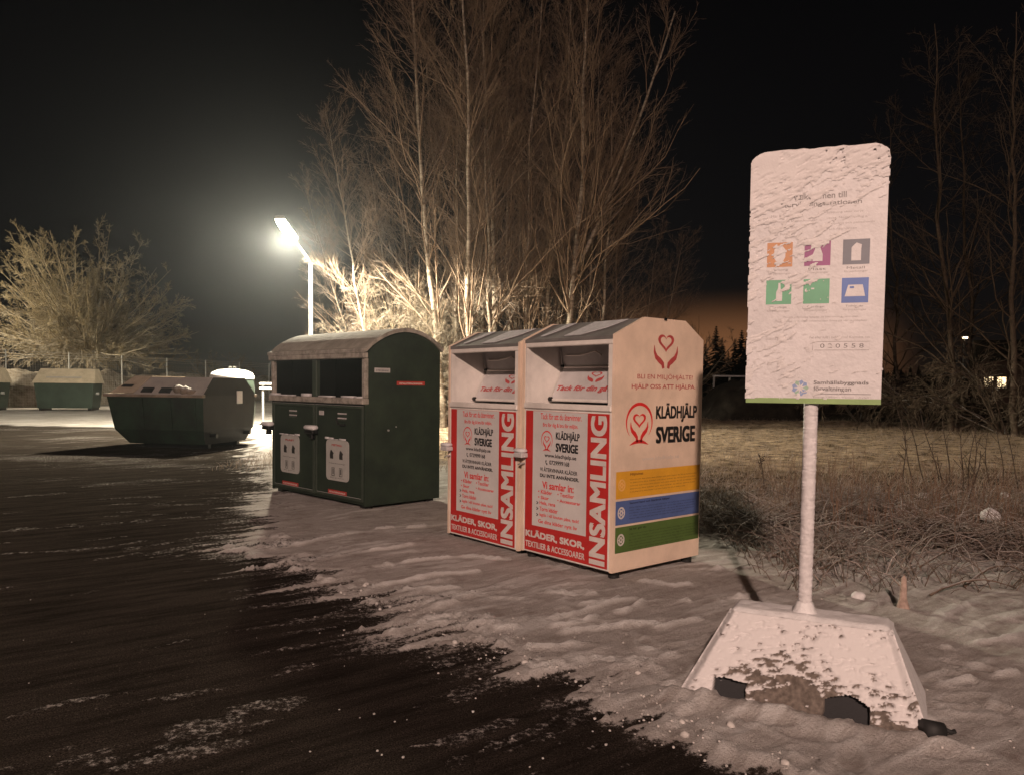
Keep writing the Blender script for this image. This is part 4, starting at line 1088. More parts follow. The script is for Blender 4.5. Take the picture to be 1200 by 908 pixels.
def tilt_container(loc, rz, label):
    t = thing('lidded_container', label, 'recycling container', loc, rz, 'lidded containers at the back fence')
    b = MB()
    b.hexa([(-1.22, -.75, .12), (1.22, -.75, .12), (1.22, .75, .12), (-1.22, .75, .12), (-1.33, -.85, 1.36), (1.33, -.85, 1.36), (1.33, .85, 1.36), (-1.33, .85, 1.36)], far_green)
    b.build('body', t)
    b = MB()
    b.hexa([(-1.40, -.92, 1.365), (1.40, -.92, 1.365), (1.40, .92, 1.365), (-1.40, .92, 1.365), (-1.24, -.10, 2.08), (1.24, -.10, 2.08), (1.24, .62, 2.08), (-1.24, .62, 2.08)], lid_snow)
    lid = b.build('lid', t)
    b = MB()
    q = [(-.85, -.66, 1.60), (.75, -.66, 1.60), (.75, -.58, 1.67), (-.85, -.58, 1.67)]
    b.add([(x, y - .012, z + .012) for x, y, z in q], [(0, 1, 2, 3)], skip_lid); b.build('lid_groove', lid)
    for x in (-1.10, 1.10):
        b = MB(); b.box(x - .08, x + .08, -.7, .7, 0, .119, black_metal); b.build('skid', t)
    for s_ in (-1, 1):
        b = MB(); b.tube([(s_ * 1.25, -.2, .85), (s_ * 1.42, -.2, .85)], .07, galv, 8); b.build('lifting_pin', t)
    return t
p = G(72, 481)
c1 = tilt_container((p.x - .05, p.y + .8, 0), R(14), 'low green container with snowy sloping lid, whole in view before the fence')
c2_ = copy_tree(c1); c2_.location = (p.x - 3.95, p.y - .6, 0); c2_['label'] = 'low green container cut off by the left edge of the photo'

# wire mesh fence running away along the yard
def fence(A, B, step, h, label, name='wire_fence', arms=True, mesh=(.16, .14), wr=.0042):
    A = Vector(A); B = Vector(B); L_ = (B - A).length; d = (B - A) / L_
    t = thing(name, label, 'fence', A, math.atan2(d.y, d.x))
    n = int(L_ / step)
    for k in range(n + 1):
        b = MB(); b.tube([(k * step, 0, 0), (k * step, 0, h)], .035, galv, 6)
        b.build('fence_post', t)
    b = MB(); Lm = n * step; mh = h - .45 if arms else h
    z = .08
    while z < mh: b.tube([(0, .03, z), (Lm, .03, z)], wr, wire_mat, 3, False); z += mesh[1]
    x = .05
    while x < Lm: b.tube([(x, .035, .05), (x, .035, mh)], wr, wire_mat, 3, False); x += mesh[0]
    b.build('wire_mesh', t)
    if arms:
        b = MB()
        for z in (h - .32, h - .18, h - .04): b.tube([(0, .03, z), (Lm, .03, z)], .011, wire_mat, 4, False)
        b.build('top_wires', t)
    return t
fa = Gy(27, 440, 41); fb = Gy(305, 440, 62)
dF = Vector((fb.x - fa.x, fb.y - fa.y, 0)).normalized()
fence((fa.x - dF.x * 9, fa.y - dF.y * 9, 0), (fb.x + dF.x * 3, fb.y + dF.y * 3, 0), 4.0, 3.05, 'high wire mesh fence with top wires behind the low containers')
fence((14, 47, 0), (30, 49, 0), 3.0, 1.9, 'distant low wire fence behind the dark earth mound', arms=False)
# rail on posts beyond the mound
t = thing('guard_rail', 'short pale rail on posts catching light behind the earth mound', 'barrier', (11.2, 44.5, 0), 0)
b = MB(); b.box(.3, 6.0, -.05, .05, 2.12, 2.22, snow_mat, .02); b.build('rail', t)
for x in (.4, 1.3, 2.2, 3.1, 4.6, 5.8):
    b = MB(); b.box(x - .05, x + .05, .052, .13, 0, 2.12, galv); b.build('rail_post', t)
b = MB(); b.tube([(0, 0, 0), (.01, 0, .62)], .045, wire_mat, 7)
ps = G(884, 490)
mk = b.build('marker_stake', loc=(ps.x, ps.y, 0)); tag(mk, 'short pale stake in the field just below the left corner of the sign', 'stake')
# mound
nx, ny = 90, 60
MX, MY = np.meshgrid(np.linspace(8.5, 27, nx), np.linspace(35.5, 43.5, ny))
mh = np.clip(1 - ((MX - 17.0) / 8.0) ** 4, 0, 1) * np.clip(1 - ((MY - 39.5) / 3.6) ** 2, 0, 1)
MZ = -.15 + 2.15 * sstep(0, .75, mh) * (.75 + .45 * fbm(MX * .6, MY * .6, 3, 4)) + (fbm(MX * 2.5, MY * 2.5, 4, 3) - .5) * .3
mo = grid_object('earth_mound', MX, MY, MZ, earth); mo['kind'] = 'structure'
# low snow bank behind the fence at the left, catching the lamp
nx, ny = 120, 30
Tn, Sn = np.meshgrid(np.linspace(-10, 34, nx), np.linspace(0, 5, ny))
BX = fa.x + dF.x * Tn - dF.y * (Sn + 1.2); BY = fa.y + dF.y * Tn + dF.x * (Sn + 1.2)
BZ = -.1 + 2.0 * np.sin(np.pi * np.clip(Sn / 5, 0, 1)) ** .6 * (.7 + .6 * fbm(Tn * .35, Sn * .5, 6, 4)) + (fbm(Tn * 2, Sn * 2, 8, 3) - .5) * .3
bank = mat('snowy_bank', (.40, .35, .30), .9, vscale=2.5, col2=(.16, .125, .09), bump=1, bscale=8)
bo = grid_object('snowy_bank', BX, BY, BZ, bank); bo['kind'] = 'structure'

# house with lit windows far off among the trees on the right, and a far lamp
t = thing('house', 'dark distant house with lit windows between the trees at the right edge', 'house', (62, 92, 0), R(-25))
b = MB(); hw = mat('house_wall', (.10, .05, .04), .8); b.box(-6, 6, -4, 4, 0, 5, hw); b.build('wall', t)
b = MB(); b.add([(-6.4, -4.5, 4.9), (6.4, -4.5, 4.9), (6.4, 0, 7.6), (-6.4, 0, 7.6), (6.4, 4.5, 4.9), (-6.4, 4.5, 4.9)], [(0, 1, 2, 3), (3, 2, 4, 5), (1, 4, 2), (0, 3, 5)], earth); b.build('roof', t)
lw = mat('lit_window', (.8, .7, .5), emit=(1, .74, .42), estr=2.2)
for x in (-5.1, -3.8, 1.0, 4.2):
    b = MB(); b.box(x - .45, x + .45, -4.03, -3.99, 1.9, 3.1, lw); wdo = b.build('window', t)
    b = MB(); b.box(x - .03, x + .03, -4.06, -4.035, 1.9, 3.1, hw); b.box(x - .52, x + .52, -4.07, -4.035, 1.80, 1.88, white_paint); b.build('frame', wdo)
pf = Gy(1130, 397, 95)
t = thing('far_lamp', 'small far lamp glowing through the twigs right of the sign', 'street lamp', (pf.x, 95, 0))
b = MB(); b.tube([(0, 0, 0), (0, 0, pf.z)], .08, galv, 6); b.build('pole', t)
b = MB(); b.box(-.42, .38, -.2, .2, pf.z, pf.z + .22, mat('far_lamp_glass', (.8, .7, .5), emit=(1, .75, .45), estr=5)); b.build('lamp_head', t)
# ------------------------------------------------------------------ bare trees
def tubes_mesh(name, groups, m):
    """groups: list of (pts array [n,k,3], rad array [n,k], sides)"""
    V = []; F = []; o = 0
    for P, Rr, sd_ in groups:
        n, k, _ = P.shape
        d = np.gradient(P, axis=1); d /= np.linalg.norm(d, axis=2, keepdims=True) + 1e-9
        ref = np.where(np.abs(d[..., 2:3]) < .9, np.array([0, 0, 1.0]), np.array([0, 1.0, 0]))
        a = np.cross(d, ref); a /= np.linalg.norm(a, axis=2, keepdims=True) + 1e-9; b = np.cross(d, a)
        t = 2 * np.pi * np.arange(sd_) / sd_
        v = P[:, :, None, :] + (a[:, :, None, :] * np.cos(t)[None, None, :, None] + b[:, :, None, :] * np.sin(t)[None, None, :, None]) * Rr[:, :, None, None]
        V.append(v.reshape(-1, 3))
        idx = np.arange(n * k * sd_).reshape(n, k, sd_) + o
        nx_ = np.roll(idx, -1, 2)
        F.append(np.stack([idx[:, :-1], idx[:, 1:], nx_[:, 1:], nx_[:, :-1]], -1).reshape(-1, 4)); o += n * k * sd_
    V = np.concatenate(V).astype(np.float32); F = np.concatenate(F).astype(np.int32)
    me = bpy.data.meshes.new(name)
    me.vertices.add(len(V)); me.vertices.foreach_set('co', V.ravel())
    me.loops.add(F.size); me.loops.foreach_set('vertex_index', F.ravel())
    me.polygons.add(len(F)); me.polygons.foreach_set('loop_start', np.arange(0, F.size, 4, dtype=np.int32))
    me.polygons.foreach_set('use_smooth', np.ones(len(F), bool))
    me.update(calc_edges=True); me.materials.append(m)
    o_ = bpy.data.objects.new(name, me); C.objects.link(o_)
    return o_
def unit(v): return v / (np.linalg.norm(v, axis=-1, keepdims=True) + 1e-9)
def spawn(rs, P, Rr, per, t0, t1, ang, lfac, k, up, wob, rmin, rfac=.55, taper=.25, lens=None, lpow=1.0):
    """children of every polyline in P; returns P2, R2"""
    n, kk, _ = P.shape
    idx = np.repeat(np.arange(n), per)
    t = t0 + (t1 - t0) * rs.rand(n * per) ** .9
    f = t * (kk - 1); i0 = np.clip(f.astype(int), 0, kk - 2); fr = (f - i0)[:, None]
    s = P[idx, i0] * (1 - fr) + P[idx, i0 + 1] * fr
    r0 = Rr[idx, i0] * (1 - fr[:, 0]) + Rr[idx, i0 + 1] * fr[:, 0]
    d = unit(P[idx, i0 + 1] - P[idx, i0])
    L0 = np.linalg.norm(np.diff(P, axis=1), axis=2).sum(1)[idx] if lens is None else lens
    rv = unit(np.cross(d, unit(rs.randn(n * per, 3))))
    an = (ang[0] + (ang[1] - ang[0]) * rs.rand(n * per))[:, None]
    dd = unit(d * np.cos(an) + rv * np.sin(an))
    Ln = L0 * (lfac[0] + (lfac[1] - lfac[0]) * rs.rand(n * per)) * (1 - .65 * t ** lpow)
    out = np.zeros((n * per, k, 3)); out[:, 0] = s; cur = dd
    for j in range(1, k):
        cur = unit(cur + np.array([0, 0, up]) + rs.randn(n * per, 3) * wob)
        out[:, j] = out[:, j - 1] + cur * (Ln / (k - 1))[:, None]
    rb = np.maximum(r0 * rfac, rmin)
    R2 = rb[:, None] * (1 - (1 - taper) * np.linspace(0, 1, k))[None] ; R2 = np.maximum(R2, rmin * .6)
    return out, R2
def stem(rs, h, r, lean=(0, 0), k=16, wob=.02, base=(0, 0, 0), curve=(0, 0), taper=.12):
    P = np.zeros((1, k, 3)); z = np.linspace(0, 1, k)
    P[0, :, 0] = base[0] + lean[0] * z * h + curve[0] * z ** 2 * h + np.cumsum(rs.randn(k)) * wob
    P[0, :, 1] = base[1] + lean[1] * z * h + curve[1] * z ** 2 * h + np.cumsum(rs.randn(k)) * wob
    P[0, :, 2] = base[2] + h * z
    return P, (r * (1 - (1 - taper) * z ** .8))[None]

TW = 0.0052
dark_twig = mat('dark_scrub_twigs', (.11, .08, .055), .9, var=.3)
def birch(seed, h, r, fork=False):
    rs = np.random.RandomState(seed)
    P, Rr = stem(rs, h, r, k=18, wob=.05)
    L1, R1 = spawn(rs, P, Rr, 60, .14, .98, (.36, .84), (.17, .36), 9, .05, .10, .010, .38, .3, lens=h * .92, lpow=2.2)
    if fork:
        z = 0.30
        f = np.zeros((1, 8, 3)); i = int(z * 17); f[0, 0] = P[0, i]
        for j in range(1, 8): f[0, j] = f[0, j - 1] + np.array([.44 * h * .055, .05, h * .055 * (.9 + .1 * j)])
        fr = np.linspace(r * .6, r * .2, 8)[None]
        L1b, R1b = spawn(rs, f, fr, 18, .15, .97, (.4, .9), (.4, .6), 9, .10, .10, .012, .42)
        L1 = np.concatenate([L1, L1b]); R1 = np.concatenate([R1, R1b])
    L2, R2 = spawn(rs, L1, R1, 12, .12, .98, (.30, .75), (.30, .60), 5, .05, .11, TW * 1.2, .5)
    L3, R3 = spawn(rs, L2, R2, 6, .15, 1.0, (.25, .65), (.35, .65), 4, .0, .12, TW * .8, .5)
    t = bpy.data.objects.new('birch_tree', None); C.objects.link(t)
    g = [(P, Rr, 9)] + ([(f, fr, 7)] if fork else [])
    a = tubes_mesh('trunk', g, birch_bark); a.parent = t
    b = tubes_mesh('crown', [(L1, R1, 4), (L2, R2, 3), (L3, R3, 3)], twig_mat); b.parent = t
    return t
protos = [birch(11, 18.5, .13), birch(12, 17, .10), birch(13, 19, .14, True), birch(14, 16, .085), birch(15, 17.5, .11)]
spots = [  # px of the trunk foot, distance, proto, scale, lean x, lean y, turn
    (452, 27.5, 1, .66, -.20, 0, 20, 'bare birch leaning out to the left over the frosted bush'),
    (520, 27.0, 0, .98, -.07, 0, 80, 'thick pale birch just left of the middle of the grove, leaning slightly left'),
    (532, 29.5, 3, 1.0, .00, .02, 130, 'thin birch close behind the thick pale left trunk'),
    (551, 26.0, 4, 1.05, -.035, 0, 200, 'pale birch rising above the right end of the green container roof'),
    (560, 30.5, 1, .98, .02, 0, 260, 'slim birch right behind the pale trunk above the green container'),
    (586, 28.0, 0, .95, -.05, 0, 310, 'birch with lit lower trunk above the left white container'),
    (597, 31.0, 3, 1.05, -.01, 0, 10, 'thin dim birch behind the trunk above the left white container'),
    (612, 28.5, 4, .92, .03, 0, 45, 'crooked birch near the middle of the grove with forked lit foot'),
    (640, 29.0, 1, 1.0, .02, 0, 95, 'straight slim birch above the joint of the two white containers'),
    (661, 27.0, 2, .97, .03, 0, 0, 'tall forked birch sending a long limb up to the right'),
    (683, 30.0, 3, .9, .03, 0, 175, 'thin birch just right of the tall forked one'),
    (700, 29.0, 4, .76, .04, 0, 230, 'dim birch second from the right side of the grove'),
    (715, 31.5, 1, .64, .06, 0, 285, 'shorter dim birch on the right side of the grove'),
    (500, 31.5, 3, .8, -.12, 0, 333, 'dim birch behind, leaning left between the two left trunks'),
    (745, 33.0, 3, .50, .10, 0, 60, 'low spreading birch furthest right in the grove'),
    (478, 33.0, 0, .62, -.16, 0, 145, 'dim birch deep behind the frosted bush, leaning left'),
    (438, 31.0, 3, .60, -.30, 0, 71, 'short thin birch furthest left in the grove, leaning away over the bush'),
    (575, 27.5, 3, .98, -.03, 0, 118, 'slender birch between the two pale trunks above the left white container'),
    (540, 33.0, 1, .95, -.08, 0, 300, 'dim birch deep in the grove behind the two left trunks'),
    (650, 32.0, 4, .95, .02, 0, 205, 'dim birch deep in the grove behind the tall forked one'),
    (670, 34.0, 1, .95, .05, 0, 33, 'hazy birch at the back right of the grove'),
    (605, 34.5, 4, 1.0, -.02, 0, 166, 'hazy birch at the back left of the grove middle'),
    (760, 35.0, 1, .50, .16, 0, 12, 'small hazy birch leaning out at the far right end of the grove'),
    (625, 33.0, 0, .92, .0, 0, 15, 'dim birch at the very back of the grove middle')]
for n_, (px, Y, k, sc, lx, ly, tr, lab) in enumerate(spots):
    pr = protos[k]
    o = copy_tree(pr)
    q = Gy(px, 440, Y)
    o.matrix_world = Matrix.Translation((q.x, Y, 0)) @ Matrix(((1, 0, lx, 0), (0, 1, ly, 0), (0, 0, 1, 0), (0, 0, 0, 1))) @ Matrix.Rotation(R(tr), 4, 'Z') @ Matrix.Scale(sc, 4)
    # keep clean transforms: rotation + scale + lean as rotation
    o.rotation_mode = 'XYZ'
    o.matrix_world = Matrix.Translation((q.x, Y, -.1)) @ Matrix.Rotation(math.atan(lx), 4, 'Y') @ Matrix.Rotation(-math.atan(ly), 4, 'X') @ Matrix.Rotation(R(tr), 4, 'Z') @ Matrix.Scale(sc, 4)
    tag(o, lab, 'tree', 'bare birches in the grove behind the containers')
for pr in protos:
    for ch in list(pr.children): bpy.data.objects.remove(ch)
    bpy.data.objects.remove(pr)

def shrub(name, seed, loc, label, cat='bush', stems=14, h=3.5, spread=.9, droop=-.05, m1=bark_frost, m2=snow_twig, rad=.045, per=(12, 8, 5), tw=.008, group=None, rz=0, lens=(.35, .6), k0=9, bias=(0, 0), low=.1, ball=None):
    rs = np.random.RandomState(seed)
    n = stems; k = k0
    P = np.zeros((n, k, 3)); az = 2 * np.pi * (np.arange(n) + rs.rand(n) * .8) / n; tl = spread * (.25 + .75 * rs.rand(n))
    cur = unit(np.stack([np.cos(az) * tl + bias[0], np.sin(az) * tl + bias[1], np.ones(n)], -1)); Ln = h * (.65 + .35 * rs.rand(n)) * (1 + .3 * tl)
    P[:, 0] = np.stack([np.cos(az) * .15, np.sin(az) * .15, np.zeros(n)], -1)
    for j in range(1, k):
        cur = unit(cur + np.array([0, 0, droop * j / k]) + rs.randn(n, 3) * .09); P[:, j] = P[:, j - 1] + cur * (Ln / (k - 1))[:, None]
    if ball:       # limbs fanning out in every direction from a short bole
        el = np.arcsin(-.18 + 1.16 * rs.rand(n)); a = 2 * np.pi * rs.rand(n)
        cur = np.stack([np.cos(el) * np.cos(a), np.cos(el) * np.sin(a), np.sin(el)], -1)
        Ln = (ball[0] + (ball[1] - ball[0]) * np.clip(cur[:, 2], 0, 1) ** 1.3) * (.8 + .25 * rs.rand(n))
        P[:, 0] = np.array([0, 0, ball[2]]) + cur * .1
        for j in range(1, k):
            cur = unit(cur + np.array([0, 0, .035]) + rs.randn(n, 3) * .06); P[:, j] = P[:, j - 1] + cur * (Ln / (k - 1))[:, None]
    Rr = rad * (.6 + .5 * rs.rand(n))[:, None] * (1 - .8 * np.linspace(0, 1, k))[None]
    L1, R1 = spawn(rs, P, Rr, per[0], low, .98, (.4, 1.0), lens, 6, droop * .5 + .02, .13, tw * 1.6, .5)
    L2, R2 = spawn(rs, L1, R1, per[1], .12, .98, (.35, .95), (.35, .65), 5, droop * .6, .15, tw * 1.2, .55)
    L3, R3 = spawn(rs, L2, R2, per[2], .15, 1, (.3, .9), (.35, .6), 4, droop * .4, .2, tw, .6)
    t = thing(name, label, cat, loc, rz, group)
    bole = []
    if ball:
        Pb, Rb = stem(rs, ball[2] + .3, rad * 2.4, k=8, wob=.02, taper=.7); bole = [(Pb, Rb, 9)]
    a = tubes_mesh('trunk', [(P, Rr, 6)] + bole, m1); a.parent = t
    b = tubes_mesh('crown', [(L1, R1, 4), (L2, R2, 3), (L3, R3, 3)], m2); b.parent = t
    return t
q = Gy(474, 440, 29.6)
shrub('frosted_bush', 5, (q.x, 29.2, 0), 'dense snow-whitened bush glowing beside the lit lamp', stems=60, ball=(3.3, 4.6, 1.4), droop=-.12, rad=.03, per=(14, 8, 6), tw=.0042, low=.2, lens=(.2, .5))
q = Gy(508, 440, 28.3)
shrub('frosted_bush', 8, (q.x, 28.3, 0), 'lower frosted bush between the glowing bush and the birch trunks', stems=44, ball=(3.0, 3.9, 1.2), droop=-.10, rad=.028, per=(12, 8, 5), tw=.0042)
q = Gy(590, 440, 29)
shrub('frosted_bush', 18, (q.x, 28.6, 0), 'frosted undergrowth at the feet of the birches above the white containers', stems=20, h=3.1, spread=1.5, droop=-.22, per=(9, 7, 4), tw=.007)
q = Gy(700, 440, 30)
shrub('frosted_bush', 28, (q.x, 30, 0), 'sparse undergrowth bush at the right foot of the birch grove', stems=14, h=3.3, spread=1.5, droop=-.16, per=(8, 6, 4), tw=.006, m2=twig_mat)
# big round tree behind the fence, left
q = Gy(104, 440, 52)
shrub('round_crowned_tree', 2, (q.x, 52, 0), 'big round bare tree lit from below behind the fence on the left', 'tree', stems=110, ball=(6.6, 9.3, 3.4), droop=.03, m1=bark_frost, m2=bark_frost_twig, rad=.065, per=(16, 9, 6), tw=.0085, lens=(.16, .38), k0=10, low=.05)
q = Gy(20, 440, 50)
shrub('hedge_bush', 3, (q.x - 3, 49, 0), 'dark low bush behind the fence at the left edge', stems=20, h=3.9, spread=1.3, droop=-.05, m1=bark_dark, m2=twig_mat, rad=.05, per=(10, 7, 4), tw=.011)
q = Gy(262, 440, 72)
shrub('small_bare_tree', 4, (q.x, 72, 0), 'small pale bare tree in the dark above the skip', 'tree', stems=12, h=4.2, spread=.9, droop=-.0, rad=.06, per=(9, 6, 4), tw=.010)
# bushes and trees on the right
for (px, Y, sd_, h, st, lab, sp_) in ((1085, 30, 31, 3.6, 18, 'tangled dim bush right of the sign board', 1.4), (1180, 27, 32, 3.9, 16, 'tangled dim bush at the right edge of the field', 1.3), (1010, 36, 33, 3.4, 12, 'low dim bush behind the sign board', 1.3)):
    q = Gy(px, 440, Y)
    shrub('tangled_bush', sd_, (q.x, Y, 0), lab, stems=st, h=h, spread=sp_, droop=-.25, m1=bark_dark, m2=dark_twig, rad=.045, per=(11, 7, 4), tw=.009)
for (px, Y, k, sd_, h, r, lab) in ((1115, 29, 0, 51, 15, .13, 'tall dark bare tree with lone trunk right of the sign'), (1190, 26, 0, 52, 14, .12, 'tall dark bare tree at the right edge'), (1060, 38, 0, 53, 15, .11, 'dark bare tree half hidden behind the sign board'), (1150, 36, 0, 54, 17, .12, 'dim bare tree between the two tall ones on the right'), (1225, 32, 0, 55, 16, .13, 'dim bare tree just outside the right edge')):
    q = Gy(px, 440, Y)
    rs = np.random.RandomState(sd_)
    P, Rr = stem(rs, h, r, lean=(-.06, 0), wob=.09)
    L1, R1 = spawn(rs, P, Rr, 34, .12, .97, (.5, 1.0), (.2, .42), 8, .04, .13, .012, .42, .3, lens=h)
    L2, R2 = spawn(rs, L1, R1, 9, .12, .98, (.4, .95), (.3, .6), 5, -.02, .16, .008, .5)
    L3, R3 = spawn(rs, L2, R2, 5, .15, 1., (.3, .9), (.3, .6), 4, -.03, .18, .006, .5)
    t = thing('bare_tree', lab, 'tree', (q.x, Y, -.05), 0, 'bare trees on the right')
    a = tubes_mesh('trunk', [(P, Rr, 8)], bark_dark); a.parent = t
    b = tubes_mesh('crown', [(L1, R1, 4), (L2, R2, 3), (L3, R3, 3)], dark_twig); b.parent = t
# small open tree against the glow
q = Gy(803, 440, 60)
shrub('small_bare_tree', 41, (q.x, 60, 0), 'open bare tree against the orange glow above the right white container', 'tree', stems=9, h=7.0, spread=.8, droop=.02, m1=bark_dark, m2=twig_mat, rad=.09, per=(8, 6, 4), tw=.012)

# far conifers against the glow
def fir(seed, h, w):
    rg = random.Random(seed); b = MB(); n = int(h * 3.2)
    for i in range(n):
        f = i / n; z = h * (.10 + .9 * f); rr_ = w * (1 - f) ** .85 * rg.uniform(.75, 1.2) + .08
        for k in range(9):
            a = rg.uniform(0, 6.28); r_ = rr_ * rg.uniform(.6, 1.1); wd = .22 * rr_ + .12
            ca_, sa_ = math.cos(a), math.sin(a)
            b.add([(-sa_ * wd * .3, ca_ * wd * .3, z + .15), (ca_ * r_ - sa_ * wd, sa_ * r_ + ca_ * wd, z - .28 * r_), (ca_ * r_ * 1.15, sa_ * r_ * 1.15, z - .38 * r_), (ca_ * r_ + sa_ * wd, sa_ * r_ - ca_ * wd, z - .28 * r_)], [(0, 1, 2, 3)], conifer)
    return b
fp = [fir(1, 12, 2.4), fir(2, 10, 2.2), fir(3, 13.5, 2.5)]
rg = random.Random(9)
firlab = ['just right of the white container', 'left of the pair against the glow', 'tallest against the glow', 'next to the tallest', 'low one in the dip of the tree line', 'with a pointed top beside the dip', 'halfway to the sign board', 'thin one near the sign board', 'touching the left edge of the sign board', 'behind the sign board edge', 'behind the white container crown', 'behind the sign board']
for i in range(12):
    px = [816, 826, 838, 845, 853, 860, 868, 873, 879, 890, 800, 905][i]; Y = 118 + (i * 7) % 13
    hh_ = [6.4, 8.6, 11.0, 9.6, 7.2, 9.6, 10.6, 9.4, 12.0, 12, 6.5, 12][i]
    k = i % 3; base_h = [12, 10, 13.5][k]
    q = Gy(px, 440, Y)
    t = thing('fir_tree', 'far dark fir ' + firlab[i], 'tree', (q.x, Y, 0), R(50 * i), 'far firs on the horizon')
    t.scale = (1.15 * hh_ / base_h,) * 2 + (hh_ / base_h,)
    if i < 3: fp[i] = fp[i].build('crown'); cr_ = fp[i]
    else: cr_ = fp[k].copy(); C.objects.link(cr_)
    cr_.parent = t
    b = MB(); b.tube([(0, 0, 0), (0, 0, base_h * .5)], [.18, .1], bark_dark, 6); b.build('trunk', t)
# continuous dark wood far away
rs = np.random.RandomState(6)
b = MB(); rg = random.Random(77)
for i in range(2600):
    x = rg.uniform(14, 190); y = rg.uniform(150, 190); hz = rg.uniform(1.0, 8.0) * (.75 + .5 * math.sin(x * .07) ** 2); w_ = rg.uniform(.8, 2.0)
    a = rg.uniform(0, 3.14); c_, s_ = math.cos(a) * w_, math.sin(a) * w_
    b.add([(x - c_, y - s_, 0), (x + c_, y + s_, 0), (x + c_ * .2 + rg.uniform(-.3, .3), y + s_ * .2, hz)], [(0, 1, 2)], conifer)
o = b.build('far_wood'); o['kind'] = 'stuff'; tag(o, 'low dark wood along the horizon', 'wood')

# ------------------------------------------------------------------ dead grass, stalks and brush
def blades(name, n, rs, xy, h, w, m, lab, lean=(.2, .8), seg=3, flat=0.0, z0=None):
    x, y = xy
    az = rs.rand(n) * 6.28; ln = (lean[0] + (lean[1] - lean[0]) * rs.rand(n)); L_ = h[0] + (h[1] - h[0]) * rs.rand(n)
    j = np.clip(np.searchsorted(gy, y), 0, len(gy) - 1); i = np.clip(np.searchsorted(gx, x), 0, len(gx) - 1)
    z = Hh[j, i]
    P = np.zeros((n, seg + 1, 3)); P[:, 0] = np.stack([x, y, z - .01], -1)
    for k in range(1, seg + 1):
        a = ln * (k / seg) * 1.5 + ln * .3
        d = np.stack([np.cos(az) * np.sin(a), np.sin(az) * np.sin(a), np.cos(a)], -1)
        P[:, k] = P[:, k - 1] + d * (L_ / seg)[:, None]
        P[:, k, 2] = np.maximum(P[:, k, 2], z + .01)
    Rr = np.linspace(1, .3, seg + 1)[None] * (w[0] + (w[1] - w[0]) * rs.rand(n))[:, None]
    o = tubes_mesh(name, [(P, Rr, 3)], m); o['kind'] = 'stuff'; tag(o, lab, 'grass')
    return o
rs = np.random.RandomState(10)
n = 26000
y = 9.0 + 30 * rs.rand(n) ** 1.5; x = 1.8 + (y * .80) * rs.rand(n)
blades('field_grass', n, rs, (x, y), (.07, .22), (.0025, .006), frost_grass, 'frosted dead grass covering the field on the right')
n = 7000
y = 13 + 18 * rs.rand(n); x = -5.2 + 7 * rs.rand(n)
blades('verge_grass', n, rs, (x, y), (.06, .18), (.003, .006), frost_grass, 'frosted grass on the verge beyond the containers')
n = 5200
y = 8.0 + 1.5 * rs.randn(n) - .0; x = 2.0 + 6.5 * rs.rand(n) ** .9
ok = (y > 5.6) & (y < 12); y, x = y[ok], x[ok]; y = y + (x > 4) * -.4
clump = fbm(x * 1.6, y * 1.6, 99, 3) > .46; x, y = x[clump], y[clump]
blades('fallen_straw', len(x), rs, (x, y), (.22, .75), (.0025, .006), straw, 'tangle of fallen dead straw with snow between it', lean=(.7, 1.15), seg=5)
n = 520
y = 8.0 + 1.3 * rs.randn(n); x = 2.0 + 6.5 * rs.rand(n); ok = (y > 5.4) & (y < 11); y, x = y[ok], x[ok]
blades('coarse_stems', len(x), rs, (x, y), (.25, .8), (.003, .0075), mat('bleached_stems', (.27, .20, .155), .9, var=.4, vscale=4, snow=.5, snowlo=.4), 'bleached coarse stems lying through the brush', lean=(.95, 1.05), seg=3)
n = 900
y = 8.6 + 1.1 * rs.randn(n); x = 3.0 + 6.0 * rs.rand(n); ok = (y > 6.8) & (y < 12); y, x = y[ok], x[ok]
blades('upright_stems', len(x), rs, (x, y), (.3, .8), (.0025, .005), mat('russet_stems', (.17, .10, .065), .9, var=.4, vscale=4), 'thin russet weed stems standing in the brush', lean=(.05, .35), seg=4)
# the longer fallen stems seen one by one
for k, (pa, pb, rr_) in enumerate((((862, 616), (1010, 622), .010), ((960, 672), (1052, 655), .012), ((1078, 668), (1178, 640), .010), ((1130, 690), (1200, 672), .012), ((1010, 640), (1080, 612), .009),
                                    ((905, 655), (985, 650), .009), ((980, 612), (1085, 596), .009), ((1120, 640), (1150, 605), .012), ((1090, 700), (1190, 692), .010), ((850, 596), (905, 578), .010))):
    a = G(*pa); c = G(*pb); pts = []
    for i in range(9):
        f = i / 8; q = a.lerp(c, f); q.z = ground_z(q.x, q.y) + .02 + .09 * math.sin(math.pi * f); pts.append(q - a)
    b = MB(); b.smooth = True; b.tube(pts, [rr_ * (1 - .5 * i / 8) for i in range(9)], straw, 6)
    o = b.build('fallen_stem', loc=a)
    tag(o, ['arched fallen stem just right of the sign post', 'fallen stem ending at the snowy stump', 'long arched stem right of the snowy stump', 'thick fallen stem at the right edge below the arched one', 'short stem lying left of the dark stalk clump', 'fallen stem low and close beside the sign post', 'fallen stem leading to the dark stalk clump', 'stem leaning up towards the round snow lump', 'lowest fallen stem at the right edge', 'stem in the brush heap by the white container'][k], 'stem', 'fallen stems in the brush')
